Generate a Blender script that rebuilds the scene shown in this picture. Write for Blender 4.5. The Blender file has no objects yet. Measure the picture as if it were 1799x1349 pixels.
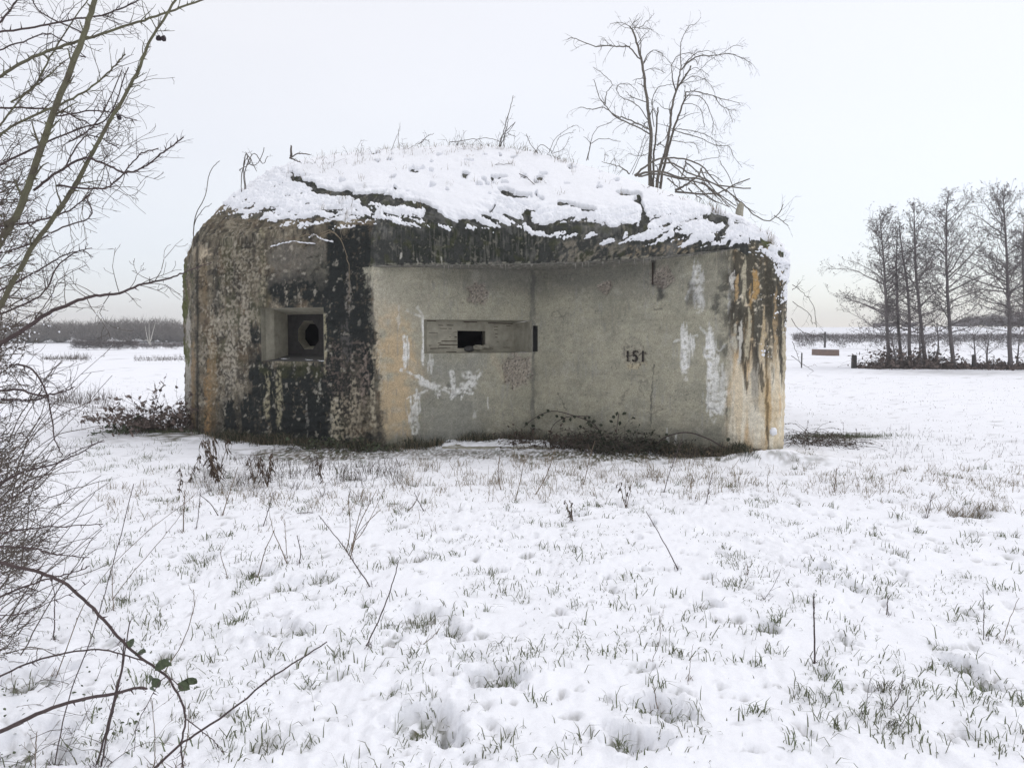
import bpy, math, random
import numpy as np
from mathutils import Vector, Matrix

# ------------------------------------------------------------------ camera, sky, sun
S = bpy.context.scene
COL = S.collection
F, CX, CY, PH = 1351.0, 899.5, 674.5, 1.6           # focal length in photo pixels, principal point, eye height
PITCH = math.atan((674.5 - 590.0) / F)
cd = bpy.data.cameras.new('camera'); cam = bpy.data.objects.new('camera', cd); COL.objects.link(cam)
cd.sensor_fit = 'HORIZONTAL'; cd.sensor_width = 36.0; cd.lens = 36.0 * F / 1799.0
cd.clip_start = 0.05; cd.clip_end = 3000
cam.location = (0, 0, PH); cam.rotation_euler = (math.pi/2 - PITCH, 0, 0)
S.camera = cam
S.view_settings.view_transform = 'Standard'; S.view_settings.look = 'None'
S.view_settings.exposure = 0.07; S.view_settings.gamma = 1.0; S.view_settings.use_curve_mapping = False

SUN_EL, SUN_AZ = math.radians(52), math.radians(75)   # azimuth from +Y towards +X
W = bpy.data.worlds.new('World'); S.world = W; W.use_nodes = True
nt = W.node_tree; nt.nodes.clear()
out = nt.nodes.new('ShaderNodeOutputWorld')
sky = nt.nodes.new('ShaderNodeTexSky'); sky.sky_type = 'NISHITA'; sky.sun_disc = False
sky.sun_elevation = SUN_EL; sky.sun_rotation = SUN_AZ; sky.air_density = 1.0; sky.dust_density = 0.3
bg1 = nt.nodes.new('ShaderNodeBackground'); bg1.inputs[1].default_value = 0.05
bg2 = nt.nodes.new('ShaderNodeBackground'); bg2.inputs[1].default_value = 0.84
tc = nt.nodes.new('ShaderNodeTexCoord'); sp = nt.nodes.new('ShaderNodeSeparateXYZ')
nz = nt.nodes.new('ShaderNodeTexNoise'); nz.inputs['Scale'].default_value = 1.6; nz.inputs['Detail'].default_value = 5
mp = nt.nodes.new('ShaderNodeMapping'); mp.inputs['Scale'].default_value = (1, 1, 3.0)
ma = nt.nodes.new('ShaderNodeMath'); ma.operation = 'MULTIPLY_ADD'; ma.inputs[1].default_value = 0.26
ad = nt.nodes.new('ShaderNodeMath'); ad.operation = 'MULTIPLY_ADD'; ad.inputs[1].default_value = 0.12
rp = nt.nodes.new('ShaderNodeValToRGB')
el = rp.color_ramp.elements
el[0].position = 0.0; el[0].color = (0.64, 0.63, 0.71, 1)
el[1].position = 1.0; el[1].color = (1.04, .985, .95, 1)
e = el.new(0.10); e.color = (0.68, 0.665, 0.735, 1)
e = el.new(0.25); e.color = (0.83, 0.80, 0.795, 1)
e = el.new(0.45); e.color = (0.93, 0.895, 0.87, 1)
mixs = nt.nodes.new('ShaderNodeAddShader')
L = nt.links.new
L(tc.outputs['Generated'], mp.inputs[0]); L(mp.outputs[0], nz.inputs['Vector'])
L(tc.outputs['Generated'], sp.inputs[0])
L(nz.outputs[0], ma.inputs[0]); L(sp.outputs[2], ma.inputs[2])
L(sp.outputs[0], ad.inputs[0]); L(ma.outputs[0], ad.inputs[2])
L(ad.outputs[0], rp.inputs[0]); L(rp.outputs[0], bg2.inputs[0])
L(sky.outputs[0], bg1.inputs[0]); L(bg1.outputs[0], mixs.inputs[0]); L(bg2.outputs[0], mixs.inputs[1])
L(mixs.outputs[0], out.inputs[0])
sl = bpy.data.lights.new('sun', 'SUN'); sl.energy = 0.75; sl.angle = math.radians(30); sl.color = (1.0, 0.98, 0.95)
so = bpy.data.objects.new('sun', sl); COL.objects.link(so)
sd = Vector((math.sin(SUN_AZ)*math.cos(SUN_EL), math.cos(SUN_AZ)*math.cos(SUN_EL), math.sin(SUN_EL)))
so.rotation_euler = sd.to_track_quat('Z', 'Y').to_euler(); so.location = (0, 0, 30)

# ------------------------------------------------------------------ helpers
rng = np.random.default_rng(7)
FW = np.array([0, math.cos(PITCH), -math.sin(PITCH)]); UP = np.array([0, math.sin(PITCH), math.cos(PITCH)])
def at(px, py, Y):
    """point at world depth Y that the photo shows at pixel px, py"""
    d = FW + np.array([(px-CX)/F, 0, 0]) - (py-CY)/F*UP
    k = Y/d[1]
    return np.array([d[0]*k, Y, PH + d[2]*k])
def gnd(px, py):
    d = FW + np.array([(px-CX)/F, 0, 0]) - (py-CY)/F*UP
    k = -PH/d[2]
    return np.array([d[0]*k, d[1]*k, 0.0])
def project(P):
    x, y, z = P[..., 0], P[..., 1], P[..., 2]-PH
    w = y*FW[1] + z*FW[2]; w = np.where(w < .1, .1, w)
    return CX + F*x/w, CY - F*(y*UP[1] + z*UP[2])/w

def _hash(ix, iy, iz, seed):
    h = (ix.astype(np.int64)*374761393 + iy.astype(np.int64)*668265263 + iz.astype(np.int64)*2147483647 + seed*1274126177) & 0xFFFFFFFF
    h = ((h ^ (h >> 13))*1274126177) & 0xFFFFFFFF
    h = ((h ^ (h >> 15))*2246822519) & 0xFFFFFFFF
    return ((h ^ (h >> 16)) & 0xFFFFFF)/float(0xFFFFFF)
def noise2(x, y, seed=0):
    ix = np.floor(x); iy = np.floor(y); fx = x-ix; fy = y-iy
    ix = ix.astype(np.int64); iy = iy.astype(np.int64); z = np.zeros_like(ix)
    r = 0
    ux = fx*fx*fx*(fx*(fx*6-15)+10); uy = fy*fy*fy*(fy*(fy*6-15)+10)
    for dx in (0, 1):
        for dy in (0, 1):
            a = _hash(ix+dx, iy+dy, z, seed)*2*math.pi
            g = np.cos(a)*(fx-dx) + np.sin(a)*(fy-dy)
            r = r + g*(ux if dx else 1-ux)*(uy if dy else 1-uy)
    return r*1.4
def fbm(x, y, o=4, seed=0, gain=.5):
    r = 0; a = 1.0
    for k in range(o):
        r = r + a*noise2(x*2**k+17.3*k, y*2**k-9.1*k, seed+k); a *= gain
    return r
def worley(x, y, seed=0):
    ix = np.floor(x).astype(np.int64); iy = np.floor(y).astype(np.int64); z = np.zeros_like(ix)
    best = np.full(np.shape(x), 9.0)
    for dx in (-1, 0, 1):
        for dy in (-1, 0, 1):
            cx = ix+dx+_hash(ix+dx, iy+dy, z, seed); cy = iy+dy+_hash(ix+dx, iy+dy, z+1, seed)
            best = np.minimum(best, (x-cx)**2+(y-cy)**2)
    return np.sqrt(best)
def sstep(a, b, x):
    t = np.clip((x-a)/(b-a), 0, 1); return t*t*(3-2*t)

def mesh_of(name, V, Q=None, T=None, smooth=False, cols=None):
    m = bpy.data.meshes.new(name)
    V = np.asarray(V, dtype=np.float32)
    nq = 0 if Q is None else len(Q); n3 = 0 if T is None else len(T)
    idx = []
    if nq: idx.append(np.asarray(Q).reshape(-1))
    if n3: idx.append(np.asarray(T).reshape(-1))
    idx = np.concatenate(idx).astype(np.int32)
    m.vertices.add(len(V)); m.vertices.foreach_set('co', V.reshape(-1))
    m.loops.add(len(idx)); m.loops.foreach_set('vertex_index', idx)
    m.polygons.add(nq+n3)
    st = np.concatenate([np.arange(nq)*4, nq*4+np.arange(n3)*3]).astype(np.int32)
    m.polygons.foreach_set('loop_start', st)
    m.polygons.foreach_set('loop_total', np.concatenate([np.full(nq, 4), np.full(n3, 3)]).astype(np.int32))
    m.polygons.foreach_set('use_smooth', np.full(nq+n3, smooth))
    m.update(calc_edges=True); m.validate()
    if cols is not None:
        a = m.color_attributes.new('Col', 'FLOAT_COLOR', 'POINT')
        c = np.ones((len(V), 4), dtype=np.float32); c[:, :3] = cols
        a.data.foreach_set('color', c.reshape(-1))
    return m
def obj(name, mesh, mat, parent=None, label=None, cat=None, group=None, kind=None, loc=None):
    o = bpy.data.objects.new(name, mesh); COL.objects.link(o)
    if mat is not None and mesh is not None and len(mesh.materials) == 0: mesh.materials.append(mat)
    if parent is not None: o.parent = parent
    if loc is not None: o.location = loc
    if label: o['label'] = label
    if cat: o['category'] = cat
    if group: o['group'] = group
    if kind: o['kind'] = kind
    return o
def thing(name, label, cat, group=None, loc=(0, 0, 0)):
    return obj(name, None, None, None, label, cat, group, loc=tuple(float(v) for v in loc))

class MB:
    """collects tubes, blades, leaves, boxes; builds ONE mesh (coordinates relative to org)"""
    def __init__(s, org=(0, 0, 0)):
        s.V = []; s.Q = []; s.T = []; s.n = 0; s.org = np.array(org, float)
    def add(s, V, Q=None, T=None):
        V = np.asarray(V, float)
        if Q is not None and len(Q): s.Q.append(np.asarray(Q)+s.n)
        if T is not None and len(T): s.T.append(np.asarray(T)+s.n)
        s.V.append(V - s.org); s.n += len(V)
    def tube(s, P, R, k=4, cap=True):
        P = np.asarray(P, float); n = len(P); R = np.broadcast_to(R, (n,))
        T = np.gradient(P, axis=0); T /= np.linalg.norm(T, axis=1)[:, None]+1e-9
        ref = np.array([.13, .31, .94]) if abs(T[:, 2].mean()) < .8 else np.array([.94, .3, .1])
        A = np.cross(T, ref); A /= np.linalg.norm(A, axis=1)[:, None]+1e-9
        B = np.cross(T, A)
        an = np.arange(k)*2*math.pi/k
        V = P[:, None, :] + R[:, None, None]*(np.cos(an)[None, :, None]*A[:, None, :] + np.sin(an)[None, :, None]*B[:, None, :])
        i = np.arange(n-1)[:, None]*k; j = np.arange(k)[None, :]; j2 = (j+1) % k
        Q = np.stack([i+j, i+j2, i+k+j2, i+k+j], -1).reshape(-1, 4)
        V = V.reshape(-1, 3); Tt = None
        if cap:
            V = np.vstack([V, P[-1]+T[-1]*R[-1], P[0]])
            a = np.arange(k); b = (a+1) % k; o = (n-1)*k
            Tt = np.vstack([np.stack([o+a, o+b, np.full(k, n*k)], -1), np.stack([b, a, np.full(k, n*k+1)], -1)])
        s.add(V, Q, Tt)
    def leaf(s, c, d, nrm, L_, w, fold=.25, curl=.2):
        d = d/np.linalg.norm(d); sd_ = np.cross(d, nrm); sd_ /= np.linalg.norm(sd_)+1e-9; nrm = np.cross(sd_, d)
        V = [c]
        for t, ww in ((.25, .75), (.55, 1), (.85, .5)):
            m = c+d*L_*t - nrm*curl*L_*t*t
            V += [m+sd_*w*ww/2+nrm*w*fold*ww/2, m-nrm*0, m-sd_*w*ww/2+nrm*w*fold*ww/2]
        V.append(c+d*L_-nrm*curl*L_)
        T = [[0, 1, 2], [0, 2, 3], [7, 10, 8], [8, 10, 9]]
        Q = [[1, 4, 5, 2], [2, 5, 6, 3], [4, 7, 8, 5], [5, 8, 9, 6]]
        s.add(V, Q, T)
    def box(s, lo, hi):
        lo = np.array(lo, float); hi = np.array(hi, float)
        V = [[(lo, hi)[i][0], (lo, hi)[j][1], (lo, hi)[k][2]] for i in (0, 1) for j in (0, 1) for k in (0, 1)]
        s.add(V, [[0, 1, 3, 2], [4, 6, 7, 5], [0, 4, 5, 1], [2, 3, 7, 6], [0, 2, 6, 4], [1, 5, 7, 3]])
    def mesh(s, name, smooth=False):
        V = np.vstack(s.V)
        return mesh_of(name, V, np.vstack(s.Q) if s.Q else None, np.vstack(s.T) if s.T else None, smooth)
    def build(s, name, mat, parent=None, smooth=False, **kw):
        return obj(name, s.mesh(name, smooth), mat, parent, **kw)

def curve(P, n):
    """Catmull-Rom through the points P, n samples"""
    P = np.asarray(P, float)
    if len(P) < 3: 
        t = np.linspace(0, 1, n)[:, None]; return P[0]*(1-t)+P[-1]*t
    E = np.vstack([2*P[0]-P[1], P, 2*P[-1]-P[-2]])
    t = np.linspace(0, len(P)-1-1e-6, n); i = t.astype(int); f = (t-i)[:, None]
    a, b, c, d = E[i], E[i+1], E[i+2], E[i+3]
    return .5*((2*b)+(-a+c)*f+(2*a-5*b+4*c-d)*f*f+(-a+3*b-3*c+d)*f**3)
def unit(v): return v/(np.linalg.norm(v)+1e-9)
def deflect(d, ang, r=None):
    r = rng if r is None else r
    a = unit(np.cross(d, r.normal(size=3)))
    return unit(d*math.cos(ang)+a*math.sin(ang))
def grow(mb, p, d, L_, r, lev, wig=.18, bend=(0, 0, 0), ch=4, ang=(.5, 1.1), k=3, shrink=.5, flat=0.0, seg=5, rmin=.001):
    d = unit(d); n = seg; P = [p]; q = p; dd = d; b = np.array(bend, float)
    for i in range(n):
        dd = unit(dd + rng.normal(size=3)*wig + b/n)
        q = q+dd*L_/n; P.append(q)
    P = np.array(P); R = np.maximum(np.linspace(r, r*.35, n+1), rmin)
    mb.tube(P, R, k, cap=False)
    if lev <= 0: return
    m = max(1, int(ch*rng.uniform(.7, 1.3)))
    for c in range(m):
        t = rng.uniform(.2, .97); i = min(int(t*n), n-1); f = t*n-i
        pp = P[i]*(1-f)+P[i+1]*f
        nd = deflect(unit(P[i+1]-P[i]), rng.uniform(*ang))
        if flat: nd = unit(nd*np.array([1, 1-flat, 1]))
        grow(mb, pp, nd, L_*shrink*rng.uniform(.5, 1.1)*(1.15-t*.6), r*.55, lev-1, wig, bend, ch, ang, k, shrink, flat, max(2, seg-1), rmin)

# ------------------------------------------------------------------ materials
def mat(name, col, rough=.8, nscale=8, amt=.35, col2=None, bump=0.0, bscale=60, attr=False, spec=.3, bdist=.01, detail=5):
    m = bpy.data.materials.new(name); m.use_nodes = True; t = m.node_tree; b = t.nodes['Principled BSDF']
    b.inputs['Roughness'].default_value = rough
    b.inputs['Specular IOR Level'].default_value = spec
    g = t.nodes.new('ShaderNodeNewGeometry')
    n = t.nodes.new('ShaderNodeTexNoise'); n.inputs['Scale'].default_value = nscale; n.inputs['Detail'].default_value = detail
    n.inputs['Roughness'].default_value = .65
    t.links.new(g.outputs['Position'], n.inputs['Vector'])
    mr = t.nodes.new('ShaderNodeMapRange'); mr.inputs['From Min'].default_value = .3; mr.inputs['From Max'].default_value = .7
    t.links.new(n.outputs[0], mr.inputs[0])
    mx = t.nodes.new('ShaderNodeMix'); mx.data_type = 'RGBA'
    if attr:
        at_ = t.nodes.new('ShaderNodeAttribute'); at_.attribute_name = 'Col'
        mr.inputs['To Min'].default_value = 1-amt; mr.inputs['To Max'].default_value = 1+amt
        mx.blend_type = 'MULTIPLY'; mx.inputs[0].default_value = 1
        t.links.new(at_.outputs['Color'], mx.inputs[6]); t.links.new(mr.outputs[0], mx.inputs[7])
    else:
        c2 = col2 if col2 else tuple(c*(1-amt) for c in col)
        mx.inputs[6].default_value = (*c2, 1); mx.inputs[7].default_value = (*col, 1)
        t.links.new(mr.outputs[0], mx.inputs[0])
    t.links.new(mx.outputs[2], b.inputs['Base Color'])
    if bump:
        n2 = t.nodes.new('ShaderNodeTexNoise'); n2.inputs['Scale'].default_value = bscale; n2.inputs['Detail'].default_value = 6
        n2.inputs['Roughness'].default_value = .7
        t.links.new(g.outputs['Position'], n2.inputs['Vector'])
        bp = t.nodes.new('ShaderNodeBump'); bp.inputs['Strength'].default_value = bump; bp.inputs['Distance'].default_value = bdist
        t.links.new(n2.outputs[0], bp.inputs['Height']); t.links.new(bp.outputs[0], b.inputs['Normal'])
    return m
M_concrete = mat('concrete', None, .92, 70, .33, bump=.55, bscale=45, attr=True, spec=.15, bdist=.012)
M_smooth = mat('smooth_concrete', (.42, .395, .32), .9, 9, .3, col2=(.25, .24, .195), bump=.3, bscale=60, spec=.15)
M_darkconc = mat('dark_concrete', (.10, .10, .095), .9, 12, .4, bump=.3, bscale=50, spec=.15)
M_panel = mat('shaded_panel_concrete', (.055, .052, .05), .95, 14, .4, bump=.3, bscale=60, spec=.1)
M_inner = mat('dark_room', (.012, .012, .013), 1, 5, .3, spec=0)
M_crack = mat('dark_crack', (.085, .06, .045), 1, 30, .5, spec=0)
M_groundsnow = mat('ground_snow', None, .85, 90, .03, bump=.45, bscale=38, attr=True, spec=.15, bdist=.012)
M_snow = mat('snow', (.86, .875, .91), .85, 20, .05, bump=.4, bscale=50, spec=.15, bdist=.01)
M_bark = mat('bark', (.12, .105, .085), .9, 30, .5, bump=.3, bscale=90)
M_bark_green = mat('green_bark', (.15, .15, .09), .85, 14, .5, col2=(.085, .07, .055), bump=.3, bscale=120)
M_bark_purple = mat('purple_bark', (.095, .07, .068), .8, 25, .4, bump=.3, bscale=120)
M_roof_bark = mat('grey_bark', (.19, .17, .145), .9, 25, .5, bump=.4, bscale=60)
M_alder = mat('alder_bark', (.19, .172, .17), .9, 3, .35)
M_cone = mat('alder_cones', (.18, .155, .155), .9, 3, .4)
M_twig = mat('twig', (.115, .095, .08), .9, 6, .4)
M_farw = mat('far_thicket', (.20, .18, .16), 1, .35, .4, detail=6)
M_hedge = mat('hedge_twigs', (.15, .125, .12), 1, 1.5, .45)
M_dry = mat('dry_stem', (.22, .17, .12), .9, 12, .45, col2=(.10, .075, .06))
M_deadleaf = mat('dead_leaf', (.085, .06, .045), .9, 25, .5)
M_leaf = mat('bramble_leaf', (.09, .115, .06), .6, 60, .45, col2=(.04, .05, .03))
M_ivy = mat('dark_leaf', (.045, .055, .032), .7, 18, .5)
M_grass = mat('grass', (.13, .16, .085), .8, 5, .5, col2=(.12, .115, .08))
M_drygrass = mat('dry_grass', (.26, .21, .14), .9, 6, .5, col2=(.13, .105, .075))
M_rust = mat('rust', (.05, .035, .028), .9, 40, .5)
M_post = mat('old_post', (.07, .065, .062), .9, 18, .35, bump=.4, bscale=40)
M_brick = mat('brick_rubble', (.24, .165, .13), .9, 6, .4, col2=(.15, .12, .10))
M_berry = mat('berry', (.035, .025, .03), .4, 40, .4)
M_undl = mat('undergrowth_leaf', (.21, .165, .145), .9, 8, .5)
M_paint = mat('black_paint', (.016, .014, .016), .7, 60, .4)
M_paint = mat('worn_black_paint', (.30, .26, .18), .8, 75, .4, col2=(.022, .019, .018))
for n__ in M_paint.node_tree.nodes:
    if n__.type == 'MAP_RANGE': n__.inputs['From Min'].default_value = .57; n__.inputs['From Max'].default_value = .66
M_pale = mat('pale_lime', (.55, .53, .48), .9, 30, .3)

# ------------------------------------------------------------------ ground
FEET = [(440, 1010, .16, .05), (500, 1030, .13, .04), (490, 1112, .17, .06), (560, 1020, .12, .035), (745, 1082, .2, .045), (795, 1100, .09, .05),
        (868, 1190, .15, .06), (820, 1150, .1, .03), (745, 1262, .15, .07), (785, 1290, .09, .06), (1150, 1240, .11, .07), (1185, 1255, .1, .05),
        (1095, 1296, .1, .06), (1130, 1312, .1, .05), (1440, 1000, .07, .05), (1345, 1100, .08, .05), (1690, 1160, .1, .05), (1700, 900, .2, .06),
        (1730, 1195, .08, .05), (340, 985, .14, .03), (470, 1300, .1, .03), (1240, 1060, .09, .04), (1490, 1030, .08, .04), (640, 1060, .06, .04),
        (1010, 905, .1, .04), (900, 900, .08, .05), (1100, 885, .18, .05), (1560, 880, .12, .03), (270, 900, .12, .02), (180, 1020, .08, .04), (40, 1200, .2, .06), (20, 1330, .25, .06)]
FEETG = [(gnd(a, b)[0], gnd(a, b)[1], r*.9, d*1.1) for a, b, r, d in FEET]
def terrain(x, y):
    z = .05*fbm(x*.35, y*.35, 3, 5)*sstep(1, 6, np.abs(y-12)) + .25*fbm(x*.012, y*.012, 2, 9)*sstep(90, 200, y)
    z = z + 4.4*sstep(115, 250, y)
    z = z + .16*np.exp(-((x-3.35)**2/.35+(y-9.75)**2/.08)) - .0*x
    z = z + .05*np.exp(-((y-12.0)**2/3.0))*sstep(-3.5, -5.5, x)
    return z
def ground_h(x, y):
    z = terrain(x, y)
    near = sstep(75, 25, y)
    w = fbm(x*1.3, y*1.3, 2, 31)*.6
    v = .45+.75*sstep(-.4, .5, fbm(x*.6+3, y*.6, 2, 134)); z = z + near*(.024*fbm(x*2.6+w, y*2.6, 3, 11) + v*.020*np.abs(fbm(x*7+w, y*7, 3, 12)) + v*.009*fbm(x*24, y*24, 2, 13))
    p = fbm(x*5.5, y*5.5, 3, 14)
    z = z - near*.04*sstep(.45, .9, p)
    for a, b, r, d in FEETG:
        q = np.hypot(x-a, y-b)
        m = q < r*3
        if not m.any(): continue
        wr = r*(1+.5*fbm(x[m]*9, y[m]*9, 3, 15))
        z[m] = z[m] - d*sstep(1.25, .65, q[m]/wr) + .18*d*np.exp(-((q[m]/wr-1.45)/.25)**2) + .3*d*fbm(x[m]*30, y[m]*30, 3, 16)*sstep(1.6, .8, q[m]/wr)
    return z
def gz(x, y): return float(ground_h(np.array([float(x)]), np.array([float(y)]))[0])
def axis(lo, hi, f):
    a = [lo]
    while a[-1] < hi: a.append(a[-1]+f(a[-1]))
    return np.array(a)
xs = axis(0, 400, lambda v: .0145 if v < 2.4 else (.0145+(v-2.4)*.026))
xs = np.concatenate([-xs[:0:-1], xs])
ys = axis(-40, -1, lambda v: max(.3, -v*.15)); ys = np.concatenate([ys[ys < 1.5], axis(1.5, 400, lambda v: max(.012, v*(.0058 if v < 40 else .025)))])
GX, GY = np.meshgrid(xs, ys); GXf = GX.ravel(); GYf = GY.ravel()
GZ = ground_h(GXf, GYf)
bare = sstep(.42, .85, fbm(GXf*5.5, GYf*5.5, 3, 14))*sstep(-.2, .6, fbm(GXf*45, GYf*45, 2, 18)+.2)*.7
for a, b, r, d in FEETG:
    q = np.hypot(GXf-a, GYf-b)/r; m = q < 1.3
    bare[m] = np.maximum(bare[m], (sstep(1.1, .4, q[m])*sstep(-.05, .4, fbm(GXf[m]*16, GYf[m]*16, 3, 19)))*min(1, d*13))
PX, PY = project(np.stack([GXf, GYf, GZ], -1))
def gpatch(cx, cy, rx, ry, amt):
    q = np.hypot((PX-cx)/rx, (PY-cy)/ry)
    m = (q < 1.8) & (GYf > 2)
    bare[m] = np.maximum(bare[m], amt*sstep(1.3, .5, q[m]+.55*fbm(GXf[m]*4, GYf[m]*4, 4, 21))*sstep(-.55, .1, fbm(GXf[m]*25, GYf[m]*12, 3, 22)))
gpatch(300, 762, 70, 13, .9); gpatch(210, 768, 60, 10, .35); gpatch(1470, 768, 75, 8, .9); gpatch(560, 798, 130, 16, 1)
gpatch(1080, 800, 230, 12, 1); gpatch(800, 797, 150, 9, .8); gpatch(1400, 805, 60, 12, .5); gpatch(410, 840, 90, 26, .35); gpatch(1700, 655, 170, 5, .3)
bare *= sstep(120, 30, GYf)
hm = sstep(25, 60, GYf)*sstep(300, 90, GYf)*sstep(.35, .9, fbm(GXf*.10, GYf*.6, 3, 25))*.35
snowc = np.array([.85, .865, .905]); soil = np.array([.075, .08, .045]); soil2 = np.array([.12, .10, .07])
mixn = sstep(-.4, .4, fbm(GXf*7, GYf*7, 2, 23))[:, None]
gcol = snowc*(1-bare[:, None]) + (soil*(1-mixn)+soil2*mixn)*bare[:, None]
gcol = gcol*(1-hm[:, None]) + np.array([.5, .48, .45])*hm[:, None]
nx, ny = len(xs), len(ys)
I = np.arange(ny-1)[:, None]*nx + np.arange(nx-1)[None, :]
Q = np.stack([I, I+1, I+nx+1, I+nx], -1).reshape(-1, 4)
obj('ground', mesh_of('ground', np.stack([GXf, GYf, GZ], -1), Q, None, True, gcol), M_groundsnow, label='field of thin snow over rough grass', kind='structure')
print('ground verts', len(GXf))

# ------------------------------------------------------------------ bunker
bunker = thing('bunker', 'weathered concrete bunker in the field with embrasures and a snow covered roof', 'bunker')
def pd(px, d): return ((px-CX)/F*d, d)
PA = [(-5.9, 17.8), pd(319, 13.4), pd(347, 12.2), pd(430, 11.6), pd(655, 10.8), pd(935, 11.7), pd(1290, 10.15), pd(1362, 10.12), pd(1386, 10.45), (3.86, 11.5), (3.95, 17.6)]
PB = [(-5.9, 17.8), pd(319, 13.4), pd(347, 12.2), pd(430, 11.6), pd(655, 10.8), pd(935, 10.50), pd(1290, 10.10), pd(1362, 10.10), pd(1386, 10.43), (3.86, 11.5), (3.95, 17.6)]
PA = np.array(PA); PB = np.array(PB)
cnt = [30, 60, 80, 185, 210, 225, 60, 40, 35, 30]
UA = []; UB = []; useg = []
for i, c in enumerate(cnt):
    t = np.arange(c)/c
    UA.append(PA[i]*(1-t[:, None])+PA[i+1]*t[:, None]); UB.append(PB[i]*(1-t[:, None])+PB[i+1]*t[:, None]); useg += list(i+t)
UA = np.vstack(UA+[PA[-1:]]); UB = np.vstack(UB+[PB[-1:]]); useg = np.array(useg+[len(cnt)])
def gsm(P, widths):
    out_ = P.copy(); n = len(P)
    for i in range(n):
        w = widths[i]
        if w < 1: continue
        w = int(w); lo, hi = max(0, i-w), min(n-1, i+w); w2 = min(i-lo, hi-i)
        if w2 < 1: continue
        k = np.hanning(2*w2+3)[1:-1]; out_[i] = (P[i-w2:i+w2+1]*k[:, None]).sum(0)/k.sum()
    return out_
wA = np.interp(useg, [0, 1, 1.6, 2, 2.3, 3, 3.6, 3.97, 4, 4.03, 4.5, 5.5, 5.95, 6, 6.3, 7, 8, 9, 10], [6, 22, 5, 5, 16, 40, 14, 5, 6, 5, 2, 2, 5, 10, 20, 26, 26, 20, 5])
wB = np.interp(useg, [0, 1, 1.6, 2, 2.3, 3, 3.8, 4, 4.5, 5, 5.5, 6, 6.3, 7, 8, 9, 10], [6, 22, 5, 5, 16, 40, 20, 26, 30, 30, 30, 30, 26, 26, 26, 20, 5])
UA = gsm(UA, wA); UB = gsm(UB, wB)
blendAB = np.where((useg > 4.02) & (useg < 5.98), 1.0, 0.0)
blendAB = np.convolve(np.pad(blendAB, 4, mode='edge'), np.ones(9)/9, 'valid')
UB = UA*(1-blendAB[:, None])+UB*blendAB[:, None]
ZC = np.interp(useg, [0, 2, 3, 4, 4.9, 5.3, 5.65, 6, 6.6, 10], [2.54, 2.54, 2.56, 2.57, 2.575, 2.59, 2.645, 2.735, 2.52, 2.51])
# roof height
edges = [((-5.75, 17.0), (-5.62, 13.4), 2.70, .93, .60, .20), (PB[1], PB[2], 2.75, .95, .50, .2), (PB[2], PB[3], 2.98, .86, .32, .2), (PB[3], PB[4], 3.08, .78, .2, .13), (PB[4], PB[6], 2.95, .78, .16, .13),
         (PB[6], PB[7], 2.78, .70, .18, .13), (PB[7], PB[8], 2.55, .6, .35, .15), ((3.80, 10.5), (3.95, 17.6), 2.50, .46, .42, .13), ((3.95, 17.6), (-5.9, 17.8), 2.9, .6, .2, .2)]
def roof_h(x, y):
    hs = []
    for (a, b, z0, s, ra, rb_) in edges:
        a = np.array(a, float); b = np.array(b, float); d = (b-a)/np.linalg.norm(b-a)
        dist = np.maximum(0, -( (x-a[0])*d[1]-(y-a[1])*d[0]))
        hs.append(z0+s*dist+ra*(1-np.exp(-dist/rb_)))
    cap = 4.60 + .10*np.sin(x*.55+1.9) + .02*x*0
    hs.append(cap)
    H = np.stack(hs, 0); k = .16
    m = H.min(0)
    return m - k*np.log(np.exp(-(H-m)/k).sum(0)) + .05
ce = np.array([[-2.2, 15.2], [1.2, 15.2]])
def cpt(u):   # centre segment matching each outline point
    t = np.clip((UB[:, 0]+3.5)/6.0, 0, 1)[:, None]; return ce[0]*(1-t)+ce[1]*t
CB = cpt(None)
NU = len(UA)
rows = []; rowk = []
zr = np.arange(-.3, 2.50, .0135)
for z in zr: rows.append(np.column_stack([UA, np.full(NU, z)])); rowk.append(0)
for t in np.linspace(0, 1, 7)[1:]: rows.append(np.column_stack([UA, 2.4999*(1-t)+ZC*t])); rowk.append(0)
for t in np.linspace(0, 1, 14)[1:]: rows.append(np.column_stack([UA*(1-t)+UB*t, ZC-.012*math.sin(t*3.1)])); rowk.append(1)
z1 = roof_h(UB[:, 0], UB[:, 1])
for t in np.linspace(0, 1, 36)[1:]:
    inn = (CB-UB); inn = inn/np.linalg.norm(inn, axis=1)[:, None]
    rnd = .05*np.exp(-t*12)*blendAB
    off = inn*(rnd+.10*max(0, t-.45)**2)[:, None]
    rows.append(np.column_stack([UB+off, ZC*(1-t)+z1*t])); rowk.append(2)
base_off = inn*(.10*.55**2)
ts = np.concatenate([np.linspace(0, .62, 190)[1:]**1.25, np.linspace(.62**1.25, 1, 16)[1:]])
for t in ts:
    p = (UB+base_off)*(1-t)+CB*t
    rows.append(np.column_stack([p, roof_h(p[:, 0], p[:, 1])+0.0])); rowk.append(3)
G = np.stack(rows, 0); rowk = np.array(rowk); NR = len(rows)
def gnormal(G):
    du = np.gradient(G, axis=1); dv = np.gradient(G, axis=0)
    n = np.cross(du, dv); l = np.linalg.norm(n, axis=2)[..., None]
    return n/np.maximum(l, 1e-9)
Nn = gnormal(G)
flush = blendAB < .02
_rw = np.where(rowk == 0)[0][-3]; _rt = np.where(rowk == 2)[0][3]
for r_i in range(_rw, _rt+1):
    t_ = (r_i-_rw)/(_rt-_rw); nn = Nn[_rw]*(1-t_)+Nn[_rt]*t_; nn /= np.linalg.norm(nn, axis=1)[:, None]; Nn[r_i, flush] = nn[flush]
PXg, PYg = project(G)
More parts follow.
